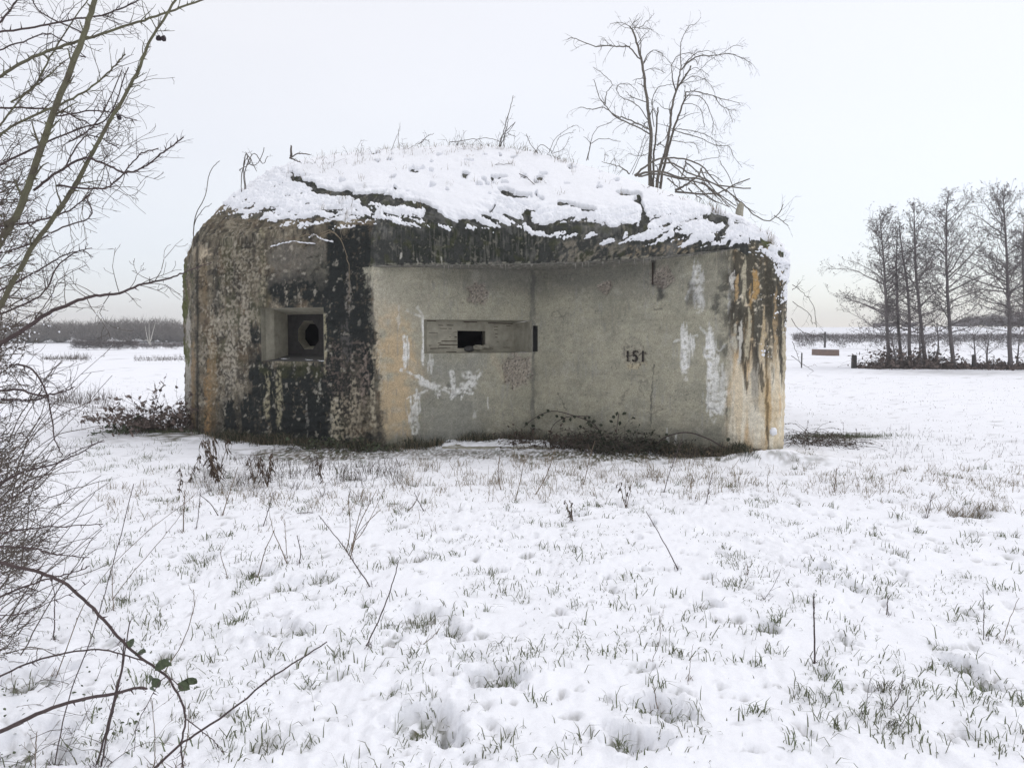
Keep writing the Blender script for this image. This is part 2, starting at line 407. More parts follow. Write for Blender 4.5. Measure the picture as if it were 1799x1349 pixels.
U2 = np.broadcast_to(np.concatenate([[0], np.cumsum(np.linalg.norm(np.diff(UB, axis=0), axis=1))])[None, :], (NR, NU))
ds = np.linalg.norm(np.diff(G, axis=0), axis=2); V2 = np.vstack([np.zeros((1, NU)), np.cumsum(ds, axis=0)])
SEG = np.broadcast_to(useg[None, :], (NR, NU)); RK = np.broadcast_to(rowk[:, None], (NR, NU))
front = (SEG > .9) & (SEG < 8.3)
FL_ = np.broadcast_to(flush[None, :], (NR, NU)); low = (RK == 0) | (FL_ & (RK <= 2)) | (FL_ & (RK == 3) & (SEG < 3.99) & (PYg > 385-30*(SEG < 2.4)))
lowr = RK == 0
recess = (SEG > 3.99) & (SEG < 6.0) & lowr
rough = np.where(recess, .12, 1.0); rough = np.where((SEG > 6.0) & (SEG < 9) & low, .5, rough); rough = np.where(SEG < 3.7, 1.0, rough)
disp = rough*(.022*fbm(U2*2.3, V2*2.3, 5, 41)+.010*fbm(U2*11, V2*11, 3, 42))
rrm = sstep(575, 620, PXg)*sstep(668, 650, PXg)*sstep(610, 680, PYg)*low
disp += rrm*.018*fbm(U2*16, V2*16, 3, 43)
disp += np.where((RK >= 2) & ~low, .018*fbm(U2*3, V2*5, 4, 44), 0)
disp += .011*fbm(U2*22, V2*22, 3, 46)*rough*low
disp += low*(SEG < 4)*(-.02)*sstep(.25, .7, fbm(U2*6, V2*7, 4, 47))
disp += lowr*front*.0035*np.sin(V2*2*math.pi/.13)*(~recess)+recess*.0016*np.sign(np.sin(V2*2*math.pi/.155))*(.5+fbm(U2*1.2, V2*3, 2, 49))
# ledge steps on the sloping roof
disp += np.where(RK == 3, .035*np.abs(fbm(U2*1.3, V2*4.5, 3, 45)), 0)
disp = np.where((RK == 1) & ~FL_, disp*.3, disp)
def crater(cx, cy, r, dep, sx=1.0, seed=50):
    q = np.hypot((PXg-cx)/(r*sx), (PYg-cy)/r)+.35*fbm(PXg*.09, PYg*.09, 3, seed)
    m = front & (q < 2.2) & (RK < 2)
    disp[m] += -dep*sstep(1.05, .6, q[m])+ .35*dep*fbm(PXg[m]*.25, PYg[m]*.25, 3, seed+1)*sstep(1.1, .7, q[m])
    return np.where(m, sstep(1.05, .75, q), 0)
cr = crater(840, 516, 20, .03)+crater(1064, 505, 13, .03)+crater(1162, 486, 21, .03)+crater(908, 650, 34, .035, .85)
cr151 = crater(1115, 628, 21, .03, 1.1)
cr = np.clip(cr, 0, 1)
# openings (rectangles on the wall grid); relief fades out round them
def uz(px, py):
    k = np.argmin(np.abs(PXg[100, (useg > 1.5) & (useg < 7)]-px)); idx = np.where((useg > 1.5) & (useg < 7))[0][k]
    r = np.argmin(np.abs(PYg[:len(zr), idx]-py)); return idx, r
holes = []
def hole(x0, y0, x1, y1, xm=None):
    i0, _ = uz(x0, y0); i1, _ = uz(x1, y0); _, r1 = uz(xm or (x0+x1)/2, y0); _, r0 = uz(xm or (x0+x1)/2, y1)
    holes.append((i0, i1, r0, r1))
    d = np.maximum(np.maximum(i0-np.arange(NU), np.arange(NU)-i1)[None, :], np.maximum(r0-np.arange(NR), np.arange(NR)-r1)[:, None])
    disp[:] = disp*sstep(0, 10, d)
    return i0, i1, r0, r1
H1 = hole(460, 541, 570, 635); H2 = hole(746, 562, 934, 621, 800); H3 = hole(936.5, 573, 944, 618, 938)
P = G + Nn*disp[..., None]
PXg, PYg = project(P)

# ---- colour of the concrete: stains, lime, moss, wear, painted overhang shade
_wn = {}
def wn(s, sc, o=4):
    k = (s, sc, o)
    if k not in _wn: _wn[k] = fbm(U2*sc, V2*sc, o, s).astype(np.float32)
    return _wn[k]
wx = PXg+17*wn(60, 2.2, 5)+5*wn(58, 14, 3); wy = PYg+22*wn(61, 2.2, 5)+6*wn(59, 14, 3)
wx2 = PXg+5*wn(62, 9, 3); 
def vec(c): return np.array(c, float)
def lerp(c, new, m): return c*(1-m[..., None]) + vec(new)*m[..., None]
def blob(cx, cy, rx, ry, soft=.35):
    return sstep(1+soft, 1-soft, np.hypot((wx-cx)/rx, (wy-cy)/ry))
def rect(x0, y0, x1, y1, s=8):
    return sstep(x0-s, x0+s, wx)*sstep(x1+s, x1-s, wx)*sstep(y0-s, y0+s, wy)*sstep(y1+s, y1-s, wy)
fib = fbm(U2*30, V2*3.2, 3, 75); fib2 = fbm(U2*9, V2*5, 4, 76)
def streak(cx, y0, y1, w, x1=None, taper=1.0, soft=.5):
    """a run of water or lime with fibrous, ragged sides"""
    t = (PYg+16*fib+5*fib2-y0)/(y1-y0); tcl = np.clip(t, 0, 1); c = cx if x1 is None else cx+(x1-cx)*tcl
    ww = w*(.3+.85*np.sin(tcl**.8*2.7))
    q = 1-np.abs(PXg-c+3.5*fib2)/np.maximum(ww, .6)+.45*fib
    return sstep(0, soft, q)*sstep(-.05, .08, t)*sstep(1.04, .86, t)
def stroke(pts, w, soft=.6):
    m = np.zeros_like(PXg); x = PXg+1.8*wn(73, 12, 3); y = PYg+1.8*wn(74, 12, 3)
    for (ax, ay), (bx, by) in zip(pts[:-1], pts[1:]):
        dx, dy = bx-ax, by-ay; t = np.clip(((x-ax)*dx+(y-ay)*dy)/(dx*dx+dy*dy), 0, 1)
        m = np.maximum(m, sstep(1+soft, 1-soft, np.hypot(x-ax-t*dx, y-ay-t*dy)/w+.8*fib2))
    return m
a1, a2, a3 = wn(80, 1.2), wn(81, 4, 5), wn(82, 18, 4)
vs = fbm(U2*9, V2*.9, 4, 83)            # vertical streakiness
C = np.ones(P.shape)*vec((.155, .135, .10))
a4 = wn(94, 40, 3); cell = worley(U2*13+a2, V2*11+a3, 95)
C = lerp(C, (.31, .275, .205), sstep(-.1, .55, a2+.7*a3+.3*a4)*.6)
C = lerp(C, (.052, .048, .042), sstep(-.05, .5, wn(84, 5, 5)+.5*vs+.3*a4)*.8)
C = lerp(C, (.035, .033, .03), sstep(.3, .75, wn(96, 14, 4))*.8)
C = lerp(C, (.20, .14, .085), sstep(.15, .6, wn(85, 2.2)+.3*vs)*.35)
C = lerp(C, (.44, .40, .32), sstep(.24, .1, cell)*sstep(.15, .6, wn(97, 3, 3))*.6)
C = C*(.80+.35*sstep(-.6, .6, wn(47, 1.1, 3)))[..., None]
C = lerp(C, (.075, .08, .045), sstep(.2, .7, wn(46, 1.6, 4)+.5*vs)*.5)
# left block
lb = front & low
C = lerp(C, (.33, .30, .24), lb*np.clip(blob(390, 640, 42, 120)+blob(420, 585, 40, 60), 0, 1)*sstep(.0, .5, a3+a2+.3*a4)*.6)
C = lerp(C, (.25, .18, .10), lb*(streak(372, 590, 770, 11)*.6+streak(357, 440, 560, 8)*.3))
C = lerp(C, (.36, .33, .26), lb*blob(420, 470, 40, 60)*sstep(-.1, .4, a3)*.5)
C = lerp(C, (.17, .16, .14), lb*rect(480, 425, 575, 510, 6)*.6)
dk = np.clip(.8*rect(432, 640, 600, 790, 22)+.6*streak(447, 560, 700, 12)+.5*rect(560, 470, 600, 640, 14)+.45*rect(360, 700, 440, 790, 20)+.55*rect(470, 480, 640, 530, 14)+.8*rect(585, 400, 655, 640, 12)+rect(575, 395, 652, 640, 9)+rect(468, 645, 590, 775, 9)+rect(490, 505, 640, 545, 10)+.7*rect(600, 640, 655, 705, 12)+.5*rect(455, 560, 470, 640, 5)+streak(600, 440, 760, 18, 585)*.9+streak(640, 480, 700, 14, 648)*.9+streak(470, 640, 790, 16)*.9+streak(545, 640, 795, 26)+streak(405, 700, 790, 12)*.8+streak(380, 470, 560, 8)*.6+streak(437, 690, 790, 14)*.8+.8*sstep(745, 785, PYg+20*a2+12*fib)*sstep(380, 420, PXg), 0, 1)
C = lerp(C, (.024, .027, .026), lb*np.clip(dk, 0, 1)*sstep(-1.2, -.4, a3+.5*a2+.6*vs-.15*a4))
C = lerp(C, (.055, .058, .03), lb*rect(455, 636, 575, 668, 6)*.7*sstep(-.4, .3, a2))
C = lerp(C, (.31, .27, .20), lb*rect(585, 690, 640, 775, 10)*sstep(-.05, .35, a3)*.8)
C = lerp(C, (.15, .12, .10), lb*rect(575, 600, 655, 700, 12)*sstep(.0, .4, a3)*.7)
C = lerp(C, (.34, .31, .21), lb*np.clip(streak(470, 660, 735, 8)+streak(490, 640, 755, 7)+blob(452, 415, 7, 14)+streak(571, 545, 660, 3)*1.2, 0, 1)*sstep(-.5, .3, a3)*.85)
C = lerp(C, (.40, .34, .25), lb*(rect(350, 450, 364, 470, 3)+blob(355, 452, 12, 12))*.7)
for (c_, y0_, y1_, w_, col_) in [(463, 430, 540, 6, (.30, .27, .2)), (503, 500, 545, 4, (.33, .30, .24)), (527, 505, 548, 5, (.30, .27, .22)), (612, 475, 560, 5, (.24, .22, .19)), (430, 500, 620, 10, (.34, .31, .25)), (405, 560, 700, 12, (.36, .33, .27)),
        (372, 540, 640, 7, (.36, .33, .26)), (590, 690, 790, 12, (.40, .36, .27)), (622, 660, 790, 9, (.33, .29, .22)), (640, 610, 720, 8, (.22, .18, .15)), (560, 660, 720, 3, (.33, .32, .27)), (608, 560, 640, 10, (.09, .085, .08)), (540, 700, 760, 3, (.28, .27, .24)), (365, 640, 780, 6, (.28, .18, .09)), (655, 660, 760, 6, (.40, .36, .27))]:
    C = lerp(C, col_, lb*streak(c_, y0_, y1_, w_)*sstep(-.5, .35, a3+.4*a4)*.85)
C = lerp(C, (.44, .41, .34), lb*sstep(.5, .85, wn(99, 8, 4)+.35*a3)*sstep(660, 600, PXg)*.55)
C = lerp(C, (.03, .028, .025), lb*sstep(.07, .0, np.abs(wn(57, 3.0, 4)))*sstep(.0, .4, wn(56, 2, 2))*.8)
# left return with moss
sd_ = front & (SEG < 1.98)
C = lerp(C, (.42, .40, .36), sd_*np.clip(streak(331, 540, 760, 6), 0, 1)*.8)
C = lerp(C, (.30, .22, .13), sd_*streak(339, 600, 760, 4)*.7)
C = lerp(C, (.095, .105, .035), sd_*rect(312, 470, 328, 640, 3)*.85)
C = lerp(C, (.03, .03, .027), front*low*np.exp(-((PXg-347+1.5*a2)/2.4)**2)*.85)
# recess walls
rc = ((SEG > 3.6) & (SEG < 6.0) & lowr).astype(float)*np.clip(sstep(-5, 5, PXg+11*a2+7*a3+5*a4-np.interp(PYg, [465, 500, 560, 640, 700, 790], [640, 645, 652, 660, 668, 674])), 0, 1)
base = vec((.40, .38, .295))*np.ones(P.shape)
base = lerp(base, (.28, .278, .225), sstep(-.3, .5, a2)*.5)
base = lerp(base, (.40, .375, .29), sstep(.1, .6, wn(86, 2.0))*.4)
base = lerp(base, (.09, .09, .08), sstep(.55, .85, wn(87, 30, 2))*.6)
base = lerp(base, (.16, .16, .145), sstep(545, 480, PYg+16*a1)*sstep(800, 960, PXg)*sstep(1260, 1080, PXg)*.75)  # darker grey towards the top: overhang shade painted in together with stain
base = lerp(base, (.19, .19, .17), sstep(540, 475, PYg+14*a1)*sstep(1000, 860, PXg)*sstep(700, 860, PXg)*.7)  # the same painted overhang shade and stain on the embrasure wall
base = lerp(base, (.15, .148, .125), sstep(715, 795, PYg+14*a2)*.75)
base = lerp(base, (.26, .265, .24), rect(735, 625, 850, 790, 20)*.6)
base = lerp(base, (.52, .41, .265), np.clip(rect(664, 540, 726, 765, 20)*.95+rect(655, 560, 745, 700, 16)*.35, 0, 1)*sstep(-.9, 0, a2+.4*vs))
base = lerp(base, (.50, .44, .33), rect(655, 480, 672, 700, 5)*sstep(-.3, .3, a3)*.7)
base = lerp(base, (.05, .047, .042), np.clip(streak(648, 480, 620, 9, 656)+streak(660, 640, 790, 8), 0, 1)*.9)
base = lerp(base, (.07, .06, .05), rect(640, 690, 668, 790, 9)*sstep(-.4, .1, a3+.3*a2))
base = lerp(base, (.08, .082, .085), stroke([(936, 470), (936, 790)], 4)*.6)
lime = np.clip(streak(713, 590, 645, 7)+streak(731, 690, 768, 10, 727)*1.3+streak(700, 540, 580, 3)*.5, 0, 1)
lime = np.maximum(lime, stroke([(740, 672), (768, 680), (790, 690), (812, 683), (832, 668), (842, 655)], 4.5)*.9)
lime = np.maximum(lime, stroke([(795, 655), (797, 690), (793, 697)], 4)*.9); lime = np.maximum(lime, stroke([(820, 660), (830, 675), (800, 688)], 7)*sstep(-.5, .1, a3)*.9)
lime = np.maximum(lime, stroke([(733, 540), (742, 552), (744, 600), (742, 640)], 2.6)*.9); lime = np.maximum(lime, stroke([(716, 545), (728, 551), (738, 556)], 1.8)*.8)
lime = np.maximum(lime, stroke([(705, 650), (735, 662), (760, 676), (785, 682), (830, 690)], 2.2)); lime = np.maximum(lime, stroke([(835, 722), (834, 730)], 3)*.6)
lime = np.maximum(lime, np.clip(streak(772, 678, 700, 5)+streak(765, 684, 690, 6)+streak(813, 690, 702, 4)+streak(857, 690, 720, 1.6)*.8+streak(757, 626, 655, 8)*.6, 0, 1)*.9)
lime = np.maximum(lime, stroke([(715, 700), (740, 690), (750, 686)], 1.5)*.7)
# right recess wall
lime = np.maximum(lime, np.clip(streak(1270, 640, 730, 9)+streak(1258, 600, 700, 5)+streak(1281, 470, 560, 3)+streak(1288, 560, 660, 5), 0, 1)*.9)
lime = np.maximum(lime, np.clip(streak(1225, 462, 552, 11, 1228)*1.2+streak(1203, 572, 665, 9)+streak(1217, 590, 620, 4)+streak(1247, 575, 735, 11, 1254)*1.15+streak(1262, 690, 722, 10)+streak(1247, 685, 728, 9), 0, 1))
lime = np.maximum(lime, stroke([(1228, 470), (1222, 495), (1210, 512)], 3)*.9); lime = np.maximum(lime, stroke([(1210, 512), (1206, 525)], 2)*.8)
lime = np.maximum(lime, stroke([(1230, 575), (1240, 585), (1262, 618), (1275, 605)], 1.8)*.8); lime = np.maximum(lime, stroke([(1185, 600), (1205, 592), (1225, 590)], 1.8)*.7)
lime = np.maximum(lime, stroke([(1248, 700), (1275, 690), (1300, 680)], 5)*.9)
lime = np.maximum(lime, np.clip(streak(1172, 765, 800, 4)+streak(1187, 765, 800, 4), 0, 1)*.8)
base = lerp(base, (.84, .84, .81), np.clip(lime, 0, 1)*sstep(-1.0, .05, a3+.5*a2+.4*fib)*.88)
base = lerp(base, (.34, .30, .23), sstep(.35, .8, fib+.5*a2)*rect(660, 480, 760, 780, 20)*.4)
base = lerp(base, (.33, .325, .30), sstep(.45, .8, fib+.6*wn(98, 2.5, 3))*.45)
base = lerp(base, (.055, .055, .048), np.clip(rect(1256, 505, 1266, 570, 4)+rect(1262, 450, 1292, 620, 10)*.55, 0, 1)*sstep(-.6, .2, a2+a3)*.8)
brd = np.sin(V2*2*math.pi/.155+.6*a2)*.5+np.sin(V2*2*math.pi/.155*2.02+1.3)*.25
base = base*(1+.045*brd*(wn(55, .8, 2)+.6))[..., None]
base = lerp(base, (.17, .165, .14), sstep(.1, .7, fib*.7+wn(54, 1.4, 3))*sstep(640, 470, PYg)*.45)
base = lerp(base, (.45, .43, .36), sstep(.3, .8, wn(53, 4.5, 5))*.4)
base = lerp(base, (.46, .43, .35), rect(655, 470, 745, 570, 24)*.45)
base = lerp(base, (.24, .235, .18), sstep(.0, .7, wn(45, 1.7, 5))*.35)
base = lerp(base, (.12, .115, .10), sstep(.035, .0, np.abs(wn(52, 1.1, 5)))*sstep(.25, .6, wn(51, 1.5, 2))*.6)
base = lerp(base, (.05, .05, .048), np.clip(stroke([(1160, 500), (1160, 520)], 7)+stroke([(1148, 458), (1148, 500)], 3)+stroke([(1150, 543), (1162, 543)], 2)*.7+.6*stroke([(1215, 505), (1216, 530)], 8), 0, 1)*.8)
base = lerp(base, (.07, .068, .06), np.clip(stroke([(1149, 640), (1144, 700), (1143, 760)], .9)+stroke([(980, 690), (995, 720)], .8)+stroke([(1277, 700), (1276, 770)], 1.6), 0, 1)*.7)
base = lerp(base, (.42, .38, .29), stroke([(865, 625), (878, 650), (888, 668)], 4.5)*.9+0); base = lerp(base, (.45, .42, .34), stroke([(931, 622), (929, 650)], 4)*.7)
base = lerp(base, (.42, .40, .34), np.clip(blob(992, 659, 8, 5)+blob(1210, 661, 8, 6)*.5, 0, 1)*.5)
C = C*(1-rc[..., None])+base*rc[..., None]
# beige bleeding over the edge of the left block
C = lerp(C, (.42, .34, .22), 0*(front & low & (SEG > 3.8) & (SEG < 4.0))*sstep(648, 660, wx)*sstep(520, 560, PYg)*.7)
# right end
re = (front & (low | lowr)).astype(float)*sstep(1268, 1290, PXg+10*a2+5*fib)*(SEG > 5.5)
rb = vec((.66, .57, .42))*np.ones(P.shape)
rb = lerp(rb, (.74, .68, .55), sstep(-.2, .4, vs))
rb = lerp(rb, (.58, .40, .21), sstep(.15, .6, fbm(U2*6, V2*.8, 3, 88))*.7)
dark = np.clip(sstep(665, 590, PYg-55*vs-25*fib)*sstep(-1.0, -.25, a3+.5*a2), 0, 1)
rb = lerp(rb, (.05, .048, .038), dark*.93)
for (c, y0, y1, w, x1) in [(1325, 600, 690, 8, 1330), (1322, 640, 725, 6, 1329), (1345, 560, 800, 3, 1349), (1373, 580, 680, 5, 1376), (1312, 590, 640, 8, 1312), (1385, 480, 800, 3, 1386), (1290, 470, 560, 9, 1285)]:
    rb = lerp(rb, (.055, .05, .042), streak(c, y0, y1, w, x1)*.85)
for (c, y0, y1, w, x1, col) in [(1308, 450, 540, 5, 1306, (.5, .46, .34)), (1287, 480, 515, 4, 1287, (.62, .6, .55)), (1293, 560, 625, 4, 1290, (.5, .47, .38)), (1316, 545, 640, 6, 1311, (.5, .45, .33)),
        (1342, 545, 640, 6, 1338, (.52, .42, .27)), (1330, 480, 536, 9, 1322, (.46, .30, .13)), (1294, 485, 532, 3, 1293, (.46, .33, .18)), (1362, 500, 640, 4, 1364, (.36, .27, .16)), (1376, 560, 690, 5, 1380, (.5, .44, .32)), (1282, 600, 690, 6, 1278, (.55, .5, .4))]:
    rb = lerp(rb, col, streak(c, y0, y1, w, x1)*sstep(-1.0, 0, a3)*.9)
rb = lerp(rb, (.42, .30, .14), blob(1348, 700, 14, 60)*.4)
for (c, y0, y1, w, x1) in [(1270, 500, 580, 8, 1268), (1300, 540, 640, 7, 1302), (1352, 470, 560, 8, 1352), (1368, 460, 620, 6, 1370), (1310, 640, 700, 4, 1312), (1338, 640, 690, 4, 1340)]:
    rb = lerp(rb, (.06, .055, .043), streak(c, y0, y1, w, x1)*.8)
rb = lerp(rb, (.60, .58, .52), streak(1304, 560, 640, 4, 1296)*.9); rb = lerp(rb, (.66, .62, .52), streak(1325, 640, 790, 12, 1320)*.5)
rb = lerp(rb, (.10, .10, .07), sstep(770, 800, PYg+6*a2)*.7)
C = C*(1-re[..., None])+rb*re[..., None]
# fascia band, ceiling lip and roof concrete
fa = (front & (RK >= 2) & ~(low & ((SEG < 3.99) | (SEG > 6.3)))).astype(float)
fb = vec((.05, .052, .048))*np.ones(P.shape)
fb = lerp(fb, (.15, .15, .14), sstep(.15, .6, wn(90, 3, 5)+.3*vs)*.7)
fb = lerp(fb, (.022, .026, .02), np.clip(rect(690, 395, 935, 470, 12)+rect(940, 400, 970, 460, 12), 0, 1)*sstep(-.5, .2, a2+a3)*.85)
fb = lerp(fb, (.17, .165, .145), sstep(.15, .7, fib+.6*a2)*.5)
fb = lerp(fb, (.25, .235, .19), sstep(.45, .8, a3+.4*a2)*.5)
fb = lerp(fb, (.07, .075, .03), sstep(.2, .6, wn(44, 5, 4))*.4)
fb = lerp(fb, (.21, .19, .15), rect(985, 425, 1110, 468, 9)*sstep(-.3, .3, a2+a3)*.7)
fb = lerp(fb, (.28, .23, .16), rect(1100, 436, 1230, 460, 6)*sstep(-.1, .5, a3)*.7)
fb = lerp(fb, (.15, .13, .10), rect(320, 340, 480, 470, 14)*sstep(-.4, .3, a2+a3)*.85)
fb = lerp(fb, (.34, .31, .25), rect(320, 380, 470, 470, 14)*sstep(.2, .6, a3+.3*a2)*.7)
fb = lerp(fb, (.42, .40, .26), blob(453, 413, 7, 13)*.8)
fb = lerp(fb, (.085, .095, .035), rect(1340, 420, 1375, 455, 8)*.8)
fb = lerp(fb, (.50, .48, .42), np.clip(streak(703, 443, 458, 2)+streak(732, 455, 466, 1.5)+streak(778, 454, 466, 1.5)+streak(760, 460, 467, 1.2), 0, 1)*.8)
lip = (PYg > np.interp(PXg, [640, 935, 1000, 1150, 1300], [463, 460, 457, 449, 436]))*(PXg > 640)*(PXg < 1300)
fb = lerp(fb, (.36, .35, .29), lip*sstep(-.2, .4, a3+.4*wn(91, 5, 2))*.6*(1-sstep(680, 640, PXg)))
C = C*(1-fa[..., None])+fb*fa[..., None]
ce_ = (front & (RK == 1) & ~FL_).astype(float)
C = C*(1-ce_[..., None]) + (vec((.22, .215, .19))*(1+.5*a3[..., None]))*ce_[..., None]
# lines of ooze along the joints of the left block top (crack with snow above the embrasure)
C = lerp(C, (.33, .27, .235), cr*.5+0); C = lerp(C, (.48, .44, .38), cr*sstep(.1, .5, wn(92, 40, 2))*.7); C = lerp(C, (.06, .055, .05), cr*sstep(.1, .5, wn(93, 40, 2))*.75)
C = lerp(C, (.44, .41, .33), cr151*.7); C = lerp(C, (.50, .43, .28), cr151*sstep(632, 645, PYg)*.6); C = lerp(C, (.07, .055, .05), cr151*sstep(.2, .5, wn(48, 30, 3))*.85); C = lerp(C, (.10, .09, .08), stroke([(1096, 610), (1097, 626)], 1.2)*.7)
C = np.clip(C*(1+.12*a3[..., None]), .008, .8)
C *= .95
# faces, minus openings
I = np.arange(NR-1)[:, None]*NU+np.arange(NU-1)[None, :]
keep = np.ones((NR-1, NU-1), bool)
for (i0, i1, r0, r1) in holes: keep[r0:r1, i0:i1] = False
I = I[keep]
Q = np.stack([I, I+1, I+NU+1, I+NU], -1)
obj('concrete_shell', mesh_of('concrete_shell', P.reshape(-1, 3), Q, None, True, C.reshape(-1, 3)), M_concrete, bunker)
print('bunker verts', NR*NU)

# ---- recesses of the openings
def quadm(mb, a, b, c, d, n=1):
    mb.add([a, b, c, d], [[0, 1, 2, 3]])
def tubeq(mb, R1, R2, closed=True):
    n = len(R1); V = list(R1)+list(R2)
    mb.add(V, [[i, (i+1) % n, n+(i+1) % n, n+i] for i in range(n)])
i0, i1, r0, r1 = H1
FL = P[r1, i0], P[r1, i1], P[r0, i1], P[r0, i0]            # TL TR BR BL
e1 = obj('embrasure', None, None, bunker); e1['label'] = 'square embrasure with an eight sided gun port'
jl = [P[r1, i0], at(466, 541, 11.62), at(481, 544, 11.72), at(505, 553, 12.05)]
zt = [P[r1, i0][2], P[r1, i0][2], P[r1, i0][2]-.01, at(505, 553, 12.05)[2]]
zb = [P[r0, i0][2], P[r0, i0][2]+.0, P[r0, i0][2]+.02, at(505, 624, 12.05)[2]]
pr = at(568, 553, 11.66); prz = (pr[2]+.01, at(568, 625, 11.66)[2]-.01)
top = [np.array([j[0], j[1], z]) for j, z in zip(jl, zt)]; bot = [np.array([j[0], j[1], z]) for j, z in zip(jl, zb)]
mb = MB()
for k in range(3): quadm(mb, bot[k], bot[k+1], top[k+1], top[k])
mb.build('jamb', M_smooth, e1, smooth=False)
TRb = np.array([pr[0], pr[1], zt[3]]); BRb = np.array([pr[0], pr[1], zb[3]])
mb = MB(); mb.add([top[0], top[1], top[2], top[3], TRb, P[r1, i1]], [[0, 1, 4, 5], [1, 2, 3, 4]])
mb.add([P[r1, i1], P[r0, i1], BRb, TRb], [[0, 1, 2, 3]]); mb.build('lintel', M_smooth, e1)
mb = MB(); mb.add([bot[0], bot[1], bot[2], bot[3], BRb, P[r0, i1]], [[0, 5, 4, 1], [1, 4, 3, 2]]); mb.build('sill', M_darkconc, e1)
# back panel with octagon
TLb, BLb = top[3], bot[3]
def onp(s, t): return TLb*(1-s)*(1-t)+TRb*s*(1-t)+BRb*s*t+BLb*(1-s)*t
oc = []; orr = []
cs, ct = .58, .50
wpan = np.linalg.norm(TRb-TLb); hpan = TLb[2]-BLb[2]
for k in range(8):
    a = math.pi/8+k*math.pi/4; oc.append(onp(cs+  .235/wpan*math.cos(a), ct-.235/hpan*math.sin(a)))
    c_, s_ = math.cos(a), math.sin(a); m_ = max(abs(c_), abs(s_)); orr.append(onp(.5+.5*c_/m_ if abs(c_) >= abs(s_) else .5+.5*c_/m_, .5-.5*s_/m_))
corn = [onp(1, 0), onp(0, 0), onp(0, 1), onp(1, 1)]
mb = MB(); tubeq(mb, orr, oc)
mb.add([orr[0], orr[1], corn[0]], None, [[0, 1, 2]]); mb.add([orr[2], orr[3], corn[1]], None, [[0, 1, 2]]); mb.add([orr[4], orr[5], corn[2]], None, [[0, 1, 2]]); mb.add([orr[6], orr[7], corn[3]], None, [[0, 1, 2]])
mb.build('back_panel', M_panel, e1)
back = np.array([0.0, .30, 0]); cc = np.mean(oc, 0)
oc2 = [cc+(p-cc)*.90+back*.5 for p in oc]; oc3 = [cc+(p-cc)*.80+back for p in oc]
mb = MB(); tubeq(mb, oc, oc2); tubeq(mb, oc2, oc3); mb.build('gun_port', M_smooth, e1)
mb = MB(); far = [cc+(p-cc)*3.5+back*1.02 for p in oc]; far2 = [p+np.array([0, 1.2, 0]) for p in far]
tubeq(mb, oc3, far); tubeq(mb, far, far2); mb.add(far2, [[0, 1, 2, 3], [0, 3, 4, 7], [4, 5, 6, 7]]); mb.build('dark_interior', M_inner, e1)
# snow and dirt along the sill
mb = MB(); 
for k in range(26):
    t = k/25; c = bot[2]*(1-t)+P[r0, i1]*t+np.array([0, .10+.05*math.sin(k), .002])
    mb.tube([c+(-.03, 0, 0), c+(.03, 0.0, .004)], [.012+.008*rng.random(), .01], 5)
mb.build('snow_line', M_snow, e1, smooth=True, kind='stuff')

# recessed panel embrasure in the recess wall
i0, i1, r0, r1 = H2
e2 = obj('embrasure', None, None, bunker); e2['label'] = 'wide low embrasure with brick courses showing and a small dark slot'
TL, TR, BR, BL = P[r1, i0], P[r1, i1], P[r0, i1], P[r0, i0]
ztp, zbt = TL[2], BL[2]
def vz(p, z): return np.array([p[0], p[1], z])
pl = at(750, 590, TL[1]+.13); prr = at(904, 590, 12.08)
pTL, pBL, pTR, pBR = vz(pl, ztp-.002), vz(pl, zbt+.002), vz(prr, ztp-.03), vz(prr, zbt)
def on2(s, t): return pTL*(1-s)*(1-t)+pTR*s*(1-t)+pBR*s*t+pBL*(1-s)*t
def spx(px): return (px-750)/(904-750)
h0, h1, v0, v1 = spx(801), spx(850), (580-562)/59, (613-562)/59
ss = [0, h0, h1, 1]; tt = [0, v0, v1, 1]
mb = MB()
for a in range(3):
    for b in range(3):
        if a == 1 and b == 1: continue
        quadm(mb, on2(ss[a], tt[b]), on2(ss[a], tt[b+1]), on2(ss[a+1], tt[b+1]), on2(ss[a+1], tt[b]))
mb.build('back_panel', M_smooth, e2)
mb = MB(); quadm(mb, TL, pTL, pTR, TR); quadm(mb, TL, BL, pBL, pTL); mb.build('lintel', M_smooth, e2)
mb = MB(); quadm(mb, BL, BR, pBR, pBL); mb.build('sill', M_smooth, e2)
mb = MB(); mid = (pTR+TR)/2+np.array([.02, .03, 0]); midb = (pBR+BR)/2+np.array([.02, .03, 0])
quadm(mb, pTR, pBR, midb, mid); quadm(mb, mid, midb, BR, TR); mb.build('jamb', M_smooth, e2)
hs = [on2(h0, v0), on2(h1, v0), on2(h1, v1), on2(h0, v1)]
inn_ = np.array([-.06, .28, 0]); hs2 = [p+inn_ for p in hs]
mb = MB(); tubeq(mb, hs, hs2); mb.build('slot', M_smooth, e2)
cc = np.mean(hs2, 0); far = [cc+(p-cc)*3+np.array([0, .01, 0]) for p in hs2]; far2 = [p+np.array([0, 1.2, 0]) for p in far]
mb = MB(); tubeq(mb, hs2, far); tubeq(mb, far, far2); mb.add(far2, [[0, 1, 2, 3]]); mb.build('dark_interior', M_inner, e2)
